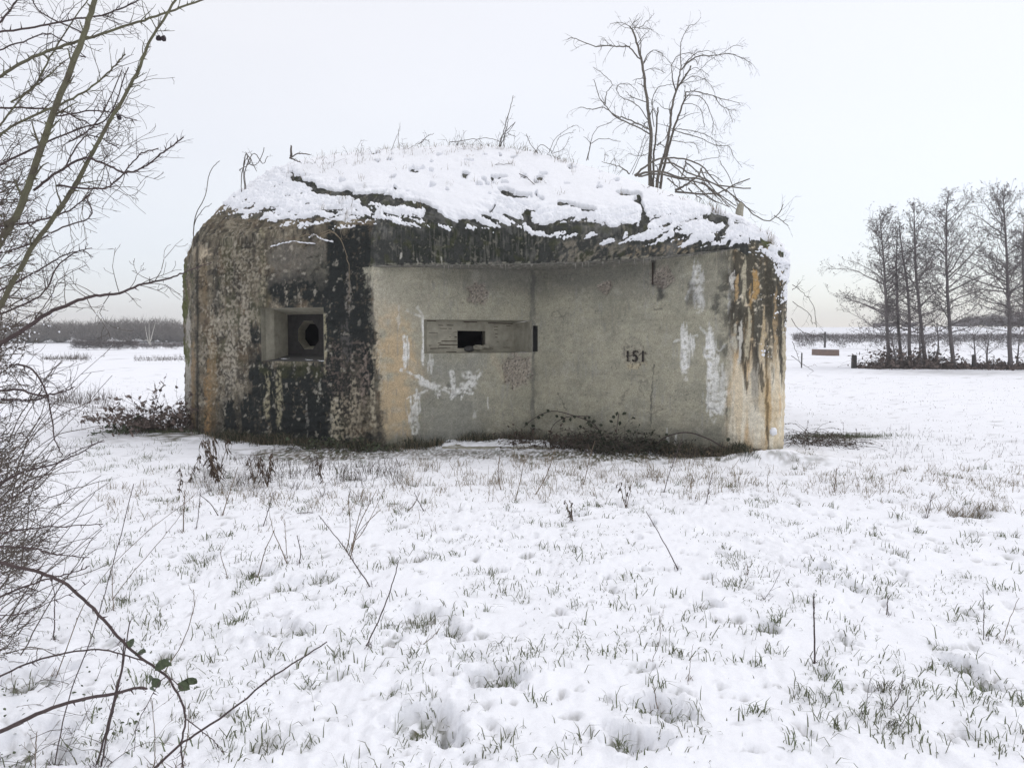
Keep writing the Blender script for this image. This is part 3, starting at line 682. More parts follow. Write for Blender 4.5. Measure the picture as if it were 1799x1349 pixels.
# brick courses: proud brick faces with dark joints on the panel
pn = unit(np.cross(pTR-pTL, pBL-pTL)); pn = -pn if pn[1] > 0 else pn
pu = unit(pTR-pTL); pw = np.array([0, 0, 1.0])
bj = MB()
for (x0, x1, y) in [(769, 777, 571), (783, 794, 570.5), (771, 783, 576.5), (786, 791, 576.5), (753, 768, 585), (793, 800, 583.5), (787, 790, 592), (796, 800, 592), (774, 800, 599.5), (770, 801, 606), (753, 758, 607.5), (755, 789, 613), (782, 799, 619), (768, 773, 603),
                    (866, 872, 571.5), (866, 872, 577), (868, 872, 585), (868, 872, 591.5), (871, 874, 600), (888, 896, 568.5), (888, 892, 598), (882, 895, 611.5), (860, 864, 613), (750, 765, 563.5), (812, 835, 563.5), (855, 900, 564)]:
    a = on2(spx(x0), (y-562)/59)+pn*.004; b = on2(spx(x1), (y-562)/59)+pn*.004
    mb_ = bj; hh = .0028+.0035*rng.random(); b = b+pw*rng.normal(0, .004)
    mb_.add([a-pw*hh, b-pw*hh, b+pw*hh, a+pw*hh, a-pw*hh-pn*.01, b-pw*hh-pn*.01, b+pw*hh-pn*.01, a+pw*hh-pn*.01], [[0, 1, 2, 3], [0, 4, 5, 1], [2, 6, 7, 3], [1, 5, 6, 2], [0, 3, 7, 4]])
bj.build('joint', M_crack, e2, kind='stuff')
for (x0, x1, y) in [(772, 786, 602.7), (787, 800, 602.7), (769, 781, 609.5), (782, 797, 609.7), (756, 768, 609.8)]:
    b_ = MB(); a = on2(spx(x0), (y-562)/59); b = on2(spx(x1), (y-562)/59); hh = .019; q = [a-pw*hh, b-pw*hh, b+pw*hh, a+pw*hh]
    V = [p+pn*.001 for p in q]+[a+(p-a)*.96+pn*.008 for p in q]
    b_.add(V, [[4, 5, 6, 7], [0, 1, 5, 4], [1, 2, 6, 5], [2, 3, 7, 6], [3, 0, 4, 7]]); b_.build('brick', M_smooth, e2)
def lump(mb, c, r, seed=0, sq=(1, 1, 1), n=10):
    th, ph = np.meshgrid(np.linspace(0, 2*math.pi, n, endpoint=False), np.linspace(.02, math.pi-.02, n//2+2), indexing='xy')
    D = np.stack([np.cos(th)*np.sin(ph), np.sin(th)*np.sin(ph), np.cos(ph)], -1)
    rr = r*(1+.35*noise2(D[..., 0]*1.7+seed*3.1, D[..., 1]*1.7+D[..., 2]*2.3, seed))
    V = c+D*rr[..., None]*np.array(sq); a, b = V.shape[:2]
    i = np.arange(a-1)[:, None]*b; j = np.arange(b)[None, :]; j2 = (j+1) % b
    mb.add(V.reshape(-1, 3), np.stack([i+j, i+b+j, i+b+j2, i+j2], -1).reshape(-1, 4))
for k, (x, y, r) in enumerate([(820, 614, .07), (836, 612, .075), (848, 611, .06), (858, 611, .04)]):
    mb = MB(); t = spx(x); c = on2(t, (y-562)/59)+pn*.02; lump(mb, c, r, k, (1.2, .8, .6)); mb.build('rubble', M_darkconc if k < 1 else M_smooth, e2)
# narrow notch beside it
i0, i1, r0, r1 = H3
q = [P[r1, i0], P[r1, i1], P[r0, i1], P[r0, i0]]; bk = [p+np.array([.02, .12, 0]) for p in q]
mb = MB(); tubeq(mb, q, bk); mb.add(bk, [[0, 1, 2, 3]]); mb.build('notch', M_darkconc, bunker)

# the stencilled number in the chipped patch
wallT = unit(np.array([PA[6][0]-PA[5][0], PA[6][1]-PA[5][1], 0])); wallN = np.array([wallT[1], -wallT[0], 0])
def on_wall(px, py):
    d = FW+np.array([(px-CX)/F, 0, 0])-(py-CY)/F*UP
    a = np.array([PA[5][0], PA[5][1], 0]); c0 = np.array([0, 0, PH])
    k = np.dot(a-c0, wallN)/np.dot(d, wallN); return c0+d*k
fc = bpy.data.curves.new('number', 'FONT'); fc.body = '151'; fc.size = .215; fc.extrude = .001; fc.align_x = 'CENTER'; fc.align_y = 'CENTER'; fc.space_character = 1.05; fc.offset = .004
fo = bpy.data.objects.new('tmp_number', fc); COL.objects.link(fo)
dg = bpy.context.evaluated_depsgraph_get(); tm = bpy.data.meshes.new_from_object(fo.evaluated_get(dg)); bpy.data.objects.remove(fo)
tm.materials.clear()
no = obj('painted_number', tm, M_paint, bunker); c = on_wall(1116, 627)+wallN*(-.0+.002)
R_ = Matrix((tuple(wallT), (0, 0, 1), tuple(wallN))).transposed().to_4x4()
no.matrix_world = Matrix.Translation(Vector(c)) @ R_
# rusty bar below the lip, lime drips
mb = MB(); mb.tube([on_wall(1148, 462)+wallN*.03, on_wall(1148, 500)+wallN*.03], .011, 6); mb.build('rusty_bar', M_rust, bunker)
mb = MB()
for x in list(rng.uniform(668, 1290, 80))+list(rng.normal(1150, 8, 14)):
    k = np.argmin(np.abs(PXg[len(zr)+6+13, :]-x)+1e3*(useg < 4)+1e3*(useg > 6)); p = P[len(zr)+6+13, k]+np.array([0, .012, .006])
    l_ = rng.uniform(.01, .07)*(1 if rng.random() < .8 else 1.6); mb.tube([p, p-np.array([0, 0, l_])], [.0045, .001], 4)
mb.build('lime_drips', M_pale, bunker, kind='stuff')
# low concrete ledge at the foot of the recess
mb = MB(); a = at(778, 788, 10.95); 
mb.box((a[0], 10.80, -.1), (at(965, 785, 11.0)[0], 11.3, .045)); le = mb.build('ledge', M_smooth, bunker)
def slab_snow(x0, x1, y0, y1, z, th, seed, nm, par, step=.02):
    X, Y = np.meshgrid(np.arange(x0, x1, step), np.arange(y0, y1, step)); n_ = fbm(X*5, Y*5, 3, seed)
    ed = np.minimum(np.minimum(X-x0, x1-X), np.minimum(Y-y0, y1-Y))
    Z = z+th*sstep(-.02, .05, ed+.02*n_)*(1+.9*n_)*sstep(.55, .05, fbm(X*3, Y*7, 3, seed+3)+.8*n_)-.012
    a, b = X.shape; i = np.arange(a-1)[:, None]*b+np.arange(b-1)[None, :]
    return obj(nm, mesh_of(nm, np.stack([X.ravel(), Y.ravel(), Z.ravel()], -1), np.stack([i, i+1, i+b+1, i+b], -1).reshape(-1, 4), None, True), M_snow, par)
slab_snow(a[0]-.01, at(965, 785, 11.0)[0]+.01, 10.79, 11.32, .045, .038, 100, 'snow', le)

# ---- snow on the roof
sel = np.where((RK[:, 0] == 2))[0]; rs = sel[8]
sub = slice(rs, NR); Gs = G[sub]; 
cols_ = np.where((useg > .3) & (useg < 9.7))[0]; Gs = Gs[:, cols_]
# refine x2 along both directions
def refine(A):
    B_ = np.zeros((A.shape[0]*2-1, A.shape[1], A.shape[2])); B_[::2] = A; B_[1::2] = .5*(A[1:]+A[:-1])
    C_ = np.zeros((B_.shape[0], B_.shape[1]*2-1, A.shape[2])); C_[:, ::2] = B_; C_[:, 1::2] = .5*(B_[:, 1:]+B_[:, :-1]); return C_
pack = np.concatenate([P[sub][:, cols_], Nn[sub][:, cols_], U2[sub][:, cols_, None], V2[sub][:, cols_, None]], -1)
_px, _py = project(P[sub][:, cols_]); _sl = np.interp(_px, [300, 420, 500, 512, 560, 600, 640, 700, 735, 770, 800, 830, 860, 872, 880, 930, 990, 1060, 1130, 1200, 1260, 1310, 1400], [300, 320, 285, 302, 326, 338, 341, 347, 356, 378, 386, 383, 372, 350, 352, 366, 374, 378, 372, 370, 376, 392, 430])-_py
_tk = (sstep(0, 22, _sl)*(RK[sub][:, cols_] == 3))[..., None]; pack[..., :3] = pack[..., :3]*(1-_tk)+(G[sub][:, cols_]+Nn[sub][:, cols_]*.022)*_tk
pack = refine(pack); Sp, Sn, Su, Sv = pack[..., :3], pack[..., 3:6], pack[..., 6], pack[..., 7]
sx, sy = project(Sp)
wob = 7*fbm(Su*2.5, Sv*2.5, 4, 110)
fx = sx+wob; fy = sy+5*fbm(Su*3, Sv*3, 4, 111)
edge_x = [300, 360, 380, 440, 500, 560, 620, 690, 740, 800, 860, 905, 950, 1000, 1060, 1090, 1110, 1140, 1170, 1240, 1300, 1345, 1358, 1366, 1378, 1400]
edge_y = [330, 352, 372, 386, 396, 396, 394, 392, 400, 405, 402, 402, 412, 418, 428, 432, 424, 428, 424, 432, 434, 444, 470, 560, 610, 600]
led = np.interp(sx, edge_x, edge_y)
inside = (led-fy)
clump = (1-worley(Su*15+fbm(Su*9, Sv*9, 2, 108), Sv*19+fbm(Su*8, Sv*8, 2, 109), 112)*1.1)*.8; clump = clump+.35*fbm(Su*34, Sv*34, 3, 113)+.2
# smooth slab boundary
sl_x = [300, 420, 500, 512, 560, 600, 640, 700, 735, 770, 800, 830, 860, 872, 880, 930, 990, 1060, 1130, 1200, 1260, 1310, 1400]
sl_y = [300, 320, 285, 302, 326, 338, 341, 347, 356, 378, 386, 383, 372, 350, 352, 366, 374, 378, 372, 370, 376, 392, 430]
slab = np.interp(fx, sl_x, sl_y)-fy              # >0 above the slab edge: thick smooth snow
tk = sstep(-6, 8, slab)
lumpy = (clump*.9+.55*fbm(Su*2.6, Sv*7, 4, 114)-.25)
density = sstep(-4, 34, inside)
lumpy = lumpy+.75*fbm(Su*2.2, Sv*10, 4, 118)
thick_l = (lumpy+density*.60-.50)*.052
thick_l = np.where(inside < -10, -.03, thick_l-.03*sstep(6, -10, inside))
thick_s = .042+.016*fbm(Su*2, Sv*2, 4, 115)+.002*fbm(Su*14, Sv*14, 2, 116)
th = thick_l*(1-tk)+thick_s*tk
# dark ledges where the snow has broken away
gapn = .9*fbm(Su*1.8, Sv*1.8, 3, 119); gapn = np.clip(gapn, -.65, 1.2); gapn2 = fbm(Su*13, Sv*13, 3, 120)
def gap(pts, w, up=1.0, dep=.09):
    global th
    m = np.zeros_like(th); 
    for (ax, ay), (bx, by) in zip(pts[:-1], pts[1:]):
        dx, dy = bx-ax, by-ay; t = np.clip(((fx-ax)*dx+(fy-ay)*dy)/(dx*dx+dy*dy), 0, 1)
        m = np.maximum(m, sstep(1.25, .75, np.hypot(fx-ax-t*dx, fy-ay-t*dy)/(w*(1+gapn))+.35*gapn2))
    th = th-m*dep
gap([(512, 310), (540, 325), (565, 338), (600, 344), (640, 347)], 5.5); gap([(650, 348), (700, 357), (735, 362), (760, 372), (775, 385), (805, 396), (835, 392)], 7.5)
gap([(862, 376), (869, 362)], 4); gap([(888, 338), (905, 345), (930, 348)], 7); gap([(940, 345), (955, 355)], 6); gap([(985, 362), (1010, 366), (1045, 371)], 3.5)
gap([(1090, 345), (1120, 342)], 3.2); gap([(1120, 348), (1128, 365), (1130, 390)], 6); gap([(965, 400), (1010, 397), (1050, 400), (1065, 412)], 8); gap([(1240, 382), (1275, 388)], 5.5)
gap([(925, 375), (932, 395), (975, 405)], 4); gap([(1295, 388), (1325, 400)], 2.5); gap([(745, 375), (765, 395)], 6); gap([(1060, 400), (1085, 415)], 9)
gap([(640, 360), (660, 372)], 5, dep=.05); gap([(1095, 400), (1130, 400)], 6, dep=.06)
for k in range(60):   # small holes round grass tufts
    x_, y_ = rng.uniform(560, 1250), rng.uniform(262, 345)
    if y_ < np.interp(x_, [510, 830, 1000, 1350], [270, 262, 280, 400])+4: continue
    gap([(x_, y_), (x_+rng.uniform(2, 9), y_+1)], rng.uniform(1.5, 3), dep=.06)
th = np.where((sx > 1355) & (sy > 425), np.minimum(th, .05*lumpy-.002), th)
th = np.clip(th, -.03, .12)
for _ in range(2):
    t0_ = th.copy(); th[1:-1] = .25*t0_[:-2]+.5*t0_[1:-1]+.25*t0_[2:]; t0_ = th.copy(); th[:, 1:-1] = .25*t0_[:, :-2]+.5*t0_[:, 1:-1]+.25*t0_[:, 2:]
th = np.where(th > 0, np.sqrt(np.maximum(th, 0)*.045)*.55+th*.45, th)
SV = Sp+Sn*th[..., None]; SV[..., 2] += np.maximum(th, 0)*.25
a, b = th.shape; i = np.arange(a-1)[:, None]*b+np.arange(b-1)[None, :]
ok = (np.maximum.reduce([th[:-1, :-1], th[1:, :-1], th[:-1, 1:], th[1:, 1:]]) > -.022)
i = i[ok]
used = np.zeros(a*b, bool); Qs = np.stack([i, i+1, i+b+1, i+b], -1); used[Qs.ravel()] = True
remap = np.cumsum(used)-1
obj('snow_cover', mesh_of('snow_cover', SV.reshape(-1, 3)[used], remap[Qs], None, True), M_snow, bunker)
print('snow faces', len(Qs))
# snow clinging to the right hand corner
cc_ = np.where((useg > 6.6) & (useg < 8.6))[0]; rr0 = 120; pk2 = np.concatenate([P[rr0:rs+12][:, cc_], Nn[rr0:rs+12][:, cc_], U2[rr0:rs+12][:, cc_, None], V2[rr0:rs+12][:, cc_, None]], -1); pk2 = refine(pk2)
qx, qy = project(pk2[..., :3]); qu, qv = pk2[..., 6], pk2[..., 7]
cl2 = 1-worley(qu*19, qv*15, 121)*1.15+.3*(1-worley(qu*40, qv*40, 122))
t2 = (cl2+.5*fbm(qu*5, qv*4, 3, 123)+sstep(560, 440, qy+25*fbm(qu*4, qv*2, 3, 124))*1.1*sstep(1350, 1372, qx-np.interp(qy, [440, 600], [0, 14]))-1.25)*.05
t2 = np.clip(np.where(qy > 640, -.03, t2), -.025, .035); V_ = pk2[..., :3]+pk2[..., 3:6]*t2[..., None]; a, b = t2.shape
i = np.arange(a-1)[:, None]*b+np.arange(b-1)[None, :]; i = i[np.maximum.reduce([t2[:-1, :-1], t2[1:, :-1], t2[:-1, 1:], t2[1:, 1:]]) > -.01]
used = np.zeros(a*b, bool); Qs = np.stack([i, i+1, i+b+1, i+b], -1); used[Qs.ravel()] = True; remap = np.cumsum(used)-1
obj('corner_snow', mesh_of('corner_snow', V_.reshape(-1, 3)[used], remap[Qs], None, True), M_snow, bunker, kind='stuff')
# snow lodged on the crack above the gun port and on the right wall
def wall_pt(px, py):
    idx = np.argmin(np.abs(PXg[120]-px)+1e4*(useg < 1.5)+1e4*(useg > 7)); col = PYg[:, idx]
    r = np.argmin(np.abs(col[:len(zr)+60]-py)); return P[r, idx], Nn[r, idx]
mb = MB(); pts = []
for x, y in [(478, 433), (495, 429), (505, 427), (520, 425), (535, 427), (556, 428)]:
    p, n_ = wall_pt(x, y); pts.append(p+n_*.01)
mb.tube(curve(pts, 34)+rng.normal(size=(34, 3))*np.array([0, .002, .004]), .003+.011*rng.random(34)**1.3, 6)
pts = []
for x, y in [(545, 418), (555, 413), (570, 420), (588, 425)]:
    p, n_ = wall_pt(x, y); pts.append(p+n_*.012)
mb.tube(curve(pts, 26)+rng.normal(size=(26, 3))*np.array([0, .002, .004]), .003+.013*rng.random(26)**1.3, 6)
mb.build('snow_line', M_snow, bunker, smooth=True, kind='stuff')
p, n_ = wall_pt(1378, 757); mb = MB(); lump(mb, p+n_*.02, .05, 3, (1, .7, 1.1), 14); mb.build('snow_lump', M_snow, bunker, smooth=True)

# ------------------------------------------------------------------ grass blades
def blades(name, X, Y, hgt, wid, lean, material, z=None, **kw):
    n = len(X); Z = (ground_h(X, Y) if z is None else z)-.008
    a = rng.uniform(0, 2*math.pi, n); b = rng.uniform(0, 2*math.pi, n)
    H = hgt; w = wid
    base = np.stack([X, Y, Z], -1); sd2 = np.stack([np.cos(a), np.sin(a), 0*a], -1)*w[:, None]*.5
    ln = np.stack([np.cos(b), np.sin(b), 0*b], -1)*(lean*H)[:, None]
    mid_ = base+ln*.35+np.stack([0*a, 0*a, H*.6], -1); tip = base+ln+np.stack([0*a, 0*a, H*np.clip(1-.35*lean, .2, 1)], -1)
    V = np.stack([base-sd2, base+sd2, mid_+sd2*.75, mid_-sd2*.75, tip], 1).reshape(-1, 3)
    k = np.arange(n)*5
    return obj(name, mesh_of(name, V, np.stack([k, k+1, k+2, k+3], -1), np.stack([k+3, k+2, k+4], -1)), material, **kw)
# sparse single blades through the snow, more tufts where the noise says so
N = 80000
r_ = rng.random(N); Y = 2.5*np.exp(r_*math.log(30/2.5)); X = rng.uniform(-.72, .72, N)*Y
cl = fbm(X*2.2, Y*2.2, 3, 130); keepb = rng.random(N) < np.clip(.13+1.5*cl+.5*fbm(X*.5+7, Y*.5, 2, 133), .02, 1)
inb = (Y > 10.0) & (X > -5.8) & (X < 3.9) & (Y < 18)
keepb &= ~inb; keepb &= rng.random(N) < (.5+.5*sstep(3.2, 6.5, Y))
X, Y = X[keepb], Y[keepb]; n = len(X)
blades('grass', X, Y, rng.uniform(.006, .038, n)*(1+1.1*rng.random(n)**5), rng.uniform(.0022, .0046, n)*(1+Y*.06), rng.uniform(.1, 1.7, n), M_grass, label='short green grass blades poking through the thin snow', kind='stuff')
tx, ty = [], []
tuft = [gnd(a, b) for a, b, _, _ in FEET] + [gnd(rng.uniform(150, 1799), 1349-550*rng.random()**.8) for _ in range(420)]
for c in tuft:
    m = rng.integers(6, 26); s_ = rng.uniform(.02, .07); m = m*2 if len(tx) < 700 else m; tx += list(rng.normal(c[0], s_, m)); ty += list(rng.normal(c[1], s_, m))
tx = np.array(tx); ty = np.array(ty); n = len(tx)
blades('grass_tufts', tx, ty, rng.uniform(.02, .075, n)*(1+.5*rng.random(n)**3), rng.uniform(.0028, .0058, n)*(1+ty*.05), rng.uniform(.1, 1.4, n), M_grass, label='denser tufts of green grass standing in hollows of the snow', kind='stuff')
# dry and dark growth along the foot of the bunker
bx, by = [], []
for i in range(15000):
    s_ = rng.uniform(2.3, 6.25); k = np.argmin(np.abs(useg-s_)); p = UA[k]; t_ = abs(rng.normal(0, .13+.10*(s_ > 5.0))); bx.append(p[0]+rng.normal(0, .04)); by.append(p[1]-.03-t_)
bx = np.array(bx); by = np.array(by); n = len(bx)
wgt = .5+.5*sstep(-.3, .4, fbm(bx*1.6, by, 3, 140)); kp = rng.random(n) < wgt; bx, by, wgt = bx[kp], by[kp], wgt[kp]; n = len(bx)
for nm_, px0, px1, pyc, n_, h_, mt_, lb_ in [('low_weeds', 340, 700, 830, 2600, .16, 'M_twig', 'low brown weeds in the snow before the dark wall'), ('low_weeds', 700, 1300, 832, 3000, .15, 'M_drygrass', 'low dry weeds in the snow before the recess'), ('low_weeds', 180, 760, 880, 1600, .11, 'M_drygrass', 'sparse dry weeds among the left foreground snow'), ('low_weeds', 1200, 1799, 850, 2600, .10, 'M_drygrass', 'sparse dry weeds in the right middle distance'), ('low_weeds', 60, 330, 800, 900, .1, 'M_grass', 'sparse green weeds between the bush and the bunker')]:
    cs_ = [gnd(rng.uniform(px0, px1), pyc+rng.normal(0, 20)) for _ in range(n_//14)]; X = np.concatenate([rng.normal(c_[0], .05, 14) for c_ in cs_]); Y = np.concatenate([rng.normal(c_[1], .06, 14) for c_ in cs_])
    ok_ = (Y < 10.1+.35*np.abs(X-3)*(X < 3)); X, Y = X[ok_], Y[ok_]; n = len(X)
    blades(nm_, X, Y, rng.uniform(.15, 1, n)**1.5*h_*1.25, rng.uniform(.003, .006, n), rng.uniform(.1, 1.5, n), globals()[mt_], label=lb_, kind='stuff')
n = len(bx)
blades('foot_growth', bx[:n//2], by[:n//2], rng.uniform(.05, .30, n//2)*wgt[:n//2], rng.uniform(.004, .009, n//2), rng.uniform(.1, 1.1, n//2), M_ivy, label='dark low growth along the foot of the bunker', kind='stuff')
blades('dry_foot_grass', bx[n//2:], by[n//2:], rng.uniform(.04, .26, n-n//2)*wgt[n//2:], rng.uniform(.003, .006, n-n//2), rng.uniform(.1, .9, n-n//2), M_drygrass, label='dry brown grass along the foot of the bunker', kind='stuff')
def patch(name, px, py, sx_, sy_, n, h, w, material, label, lean=(.1, 1.1), **kw):
    c = gnd(px, py); X = rng.normal(c[0], sx_, n); Y = rng.normal(c[1], sy_, n)
    return blades(name, X, Y, rng.uniform(.3, 1, n)*h, rng.uniform(.6, 1.2, n)*w, rng.uniform(*lean, n), material, label=label, kind='stuff')
patch('grass_patch', 300, 764, .38, .16, 1300, .11, .007, M_grass, 'green brown grass patch at the left corner of the bunker')
patch('grass_patch', 1475, 768, .5, .12, 1500, .10, .006, M_grass, 'green grass patch right of the bunker')
patch('dry_grass_patch', 1700, 897, .2, .06, 300, .16, .005, M_drygrass, 'flattened pale dry grass clump in the right foreground', lean=(.6, 1.6))

# ------------------------------------------------------------------ far left: wood, hedge, field weeds
def slivers(mb, C3, size, n, up=.5):
    C3 = np.asarray(C3); d = rng.normal(size=(n, 3)); d[:, 2] = np.abs(d[:, 2])+up; d /= np.linalg.norm(d, axis=1)[:, None]
    e_ = rng.normal(size=(n, 3)); s = np.cross(d, e_); s /= np.linalg.norm(s, axis=1)[:, None]
    ln = size*rng.uniform(.5, 1.5, n)[:, None]
    V = np.stack([C3-s*ln*.035, C3+s*ln*.035, C3+d*ln], 1).reshape(-1, 3); k = np.arange(n)*3
    mb.add(V, None, np.stack([k, k+1, k+2], -1))
def wood(name, x0, x1, y0, y1, hfun, n, label, size=1.1, material=None, core=True, solid=.82):
    mb = MB((0, 0, 0)); nb = int((x1-x0)/2.2)
    if core:
        for i in range(nb):
            x = x0+(x1-x0)*(i+.5)/nb+rng.normal(0, .5); h = hfun(x)*rng.uniform(.7, .95); y = rng.uniform(y0, y1)
            lump(mb, np.array([x, y, terrain(np.array([x]), np.array([y]))[0]+h*.45]), 1.0, i % 50, (rng.uniform(1.6, 2.4), 1.8, h*.5*solid), 12)
    X = rng.uniform(x0, x1, n); Y = rng.uniform(y0-2, y1, n); H = np.array([hfun(v) for v in X])*(.85+.3*fbm(X*.35, Y*.35, 3, 150))
    Z = terrain(X, Y)+H*rng.random(n)**.65*.9
    slivers(mb, np.stack([X, Y, Z], -1), size, n)
    return mb.build(name, material or M_farw, None, label=label, kind='stuff')
hl = lambda x: np.interp((x/140*F+CX), [60, 120, 200, 250, 290, 320, 400], [3.6, 3.9, 4.1, 4.6, 4.2, 3.6, 3.6])
wood('distant_wood', -125, -48, 138, 146, hl, 30000, 'bare grey brown wood along the far side of the field')
wood('far_tree_clump', 138, 172, 238, 246, lambda x: np.interp(x, [138, 146, 160, 175], [1.0, 3.8, 4.2, 3.5]), 7000, 'dark clump of far trees on the skyline behind the alders', size=1.2, material=M_hedge)
wood('far_tree_clump', 116, 128, 242, 246, lambda x: 1.7, 900, 'small low clump of far trees on the skyline', size=.7, material=M_hedge)
def hedge(name, px0, px1, Y, pyb, h, n, label, dens=None, gaps=False):
    a = (px0-CX)/F*Y; b = (px1-CX)/F*Y; mb = MB()
    X = rng.uniform(a, b, n); Yy = rng.uniform(Y-.6, Y+.6, n); g = terrain(X, Yy)
    t = rng.random(n)**.55; Z = g+t*h*(1+.12*fbm(X*.5, Yy, 3, 160))
    if gaps:
        kp = (t > .45+.35*fbm(X*.35, X*0, 2, 161)) | (fbm(X*.45, X*0+3, 2, 162) > .05) | (rng.random(n) < .12); X, Yy, Z = X[kp], Yy[kp], Z[kp]
    slivers(mb, np.stack([X, Yy, Z], -1), .42, len(X), .2)
    return mb.build(name, M_hedge, None, label=label, cat='hedge')
hedge('hedge', 128, 242, 88, 614, .85, 5000, 'low dark trimmed hedge in front of the distant wood')
hedge('hedge', 242, 330, 93, 612, .62, 2200, 'thin low hedge continuing right of the dark trimmed hedge', gaps=True)
hedge('hedge', 1392, 1530, 96, 612, 1.7, 6500, 'clipped field hedge behind the cross and the brick block', gaps=True)
hedge('hedge', 1530, 1830, 95, 612, 1.7, 13000, 'long clipped field hedge running behind the alder row', gaps=True)
# pale saplings in front of the wood
t_ = thing('birch', 'slender pale bare sapling standing before the distant wood', 'tree', loc=at(262, 604, 90)); mb = MB(t_.location)
for pts in ([(264, 606), (262, 590), (262, 568)], [(264, 600), (268, 585), (273, 567)], [(263, 602), (256, 597), (252, 600)], [(262, 604), (258, 590), (255, 572)]):
    mb.tube(curve([at(x, y, 90) for x, y in pts], 6), np.linspace(.06, .02, 6), 4)
mb.build('trunk', M_pale, t_)
# reeds and dry weeds in the left field
def weedbank(px0, px1, py, n, h, label, w=.012, jy=2.0):
    X, Y = [], []
    for i in range(n):
        c = gnd(px0+(px1-px0)*rng.beta(1.2, 1.2)+rng.normal(0, 5), py+rng.normal(0, jy)); X.append(c[0]); Y.append(c[1])
    X = np.array(X); Y = np.array(Y); blades('dry_weeds', X, Y, h*np.clip(.45+.9*fbm(X*.9, Y*.3, 3, 170), .12, 1.3)*rng.uniform(.2, 1, n)**1.5, np.full(n, w), rng.uniform(0, .8, n), M_drygrass if False else M_twig, label=label, kind='stuff')
weedbank(75, 160, 631, 900, .75, 'low dry weeds on the far bank at the left', .02)
weedbank(235, 335, 632, 700, .6, 'low dry weeds on the far bank beside the bunker', .02)
weedbank(95, 205, 708, 620, .75, 'tall dry reeds and grass in the left field', .008, 7)
weedbank(60, 240, 720, 500, .35, 'short dry grass below the reeds in the left field', .008, 14)
weedbank(1380, 1850, 700, 700, .07, 'scattered short weeds in the right field', .010, 25)
weedbank(1540, 1850, 785, 500, .25, 'dry grass stems in the right middle distance', .005, 16)

# ------------------------------------------------------------------ right: alders, undergrowth, post, cross, block
def alder(bx_, tx_, by_, ty_, Y, label, wid=1.0, dens=1.0, fork=False, extra=0):
    b0 = at(bx_, by_, Y); t0 = at(tx_, ty_, Y); b0[2] = gz(b0[0], b0[1])-.05
    t_ = thing('alder_tree', label, 'tree', 'alders in a row behind the field', loc=b0); H = t0[2]-b0[2]
    mb = MB(b0); n = 14; tt_ = np.linspace(0, 1, n)
    bow = np.sin(tt_*math.pi)*rng.normal(0, .12)
    Pt = b0+(t0-b0)*tt_[:, None]; Pt[:, 0] += bow+rng.normal(0, .03, n).cumsum()*.5; Pt[:, 1] += rng.normal(0, .04, n).cumsum()*.6
    r0_ = .088*H/8
    mb.tube(Pt, np.maximum(r0_*(1-tt_)**.8+.012, .012)*np.where(tt_ < .05, 1.25, 1), 7)
    mb.build('trunk', M_alder, t_, smooth=True)
    mb = MB(b0); cones = []
    m = int(58*dens); side = rng.uniform(0, 2*math.pi)
    for k in range(m):
        t = .20+.78*(k+.5)/m; i = t*(n-1); j = int(i); p = Pt[j]*(1-(i-j))+Pt[j+1]*(i-j)
        az = rng.uniform(0, 2*math.pi); prof = np.interp(t, [.2, .35, .55, .8, 1], [.9, 1.15, .9, .55, .15])
        L_ = 2.55*prof*wid*rng.uniform(.4, 1.25)*(1+.25*math.cos(az-side))*H/8; up = np.interp(t, [.2, .5, 1], [.15, .55, 1.3])
        d = np.array([math.cos(az), math.sin(az), up]); d = unit(d)
        q = p; dd = d; PP = [p]
        for s in range(6):
            dd = unit(dd+rng.normal(size=3)*.13+np.array([0, 0, .03])); q = q+dd*L_/6; PP.append(q)
        PP = np.array(PP); R0 = .010+.022*L_/2.5; mb.tube(PP, np.linspace(R0, .007, 7), 3, cap=False)
        for s in range(int(3+L_*6.6*dens)):
            tt2 = rng.uniform(.2, 1); i2 = min(int(tt2*6), 5); f = tt2*6-i2; pp = PP[i2]*(1-f)+PP[i2+1]*f
            nd = unit(deflect(unit(PP[i2+1]-PP[i2]), rng.uniform(.5, 1.2))+np.array([0, 0, .15])); l2 = rng.uniform(.25, .75)*min(1, L_*.6+.2)
            e1_ = pp+nd*l2*.5; e2_ = e1_+unit(nd+rng.normal(size=3)*.35)*l2*.5
            mb.tube(np.array([pp, e1_, e2_]), np.array([.0065, .005, .004]), 3, cap=False)
            for c in range(2):
                a0 = pp+(e2_-pp)*rng.uniform(.3, .9); nd2 = deflect(nd, rng.uniform(.5, 1.2)); l3 = l2*rng.uniform(.3, .6); mb.tube(np.array([a0, a0+nd2*l3]), np.array([.005, .0035]), 3, cap=False)
                for _ in range(2): cones.append(a0+nd2*l3*rng.uniform(.5, 1.05)+rng.normal(size=3)*.03)
            cones.append(e2_)
    mb.build('crown', M_alder, t_)
    cones = np.array(cones); n = len(cones); d1 = rng.normal(size=(n, 3))*.018; d2 = rng.normal(size=(n, 3))*.015
    V = np.stack([cones-d1, cones+d2, cones+d1, cones-d2], 1).reshape(-1, 3)-b0; k = np.arange(n)*4
    obj('cones', mesh_of('cones', V, np.stack([k, k+1, k+2, k+3], -1)), M_cone, t_, kind='stuff')
    return t_
YA = 38.0
alder(1563, 1544, 644, 378, YA, 'leftmost alder of the row, bare and leaning slightly with wide low branches', 1.05, 1.15)
alder(1587, 1579, 644, 402, YA+.8, 'second alder from the left, slim with a twin stem beside it', .6, .7)
alder(1599, 1580, 646, 388, YA-.4, 'third alder from the left, thin stem crossing its slimmer neighbour', .7, .7)
alder(1629, 1608, 650, 358, YA-.6, 'tall slim alder left of the stout one', .8, .95)
alder(1676, 1660, 652, 350, YA-1.0, 'stout alder with forked low branches and flared foot', 1.0, 1.2)
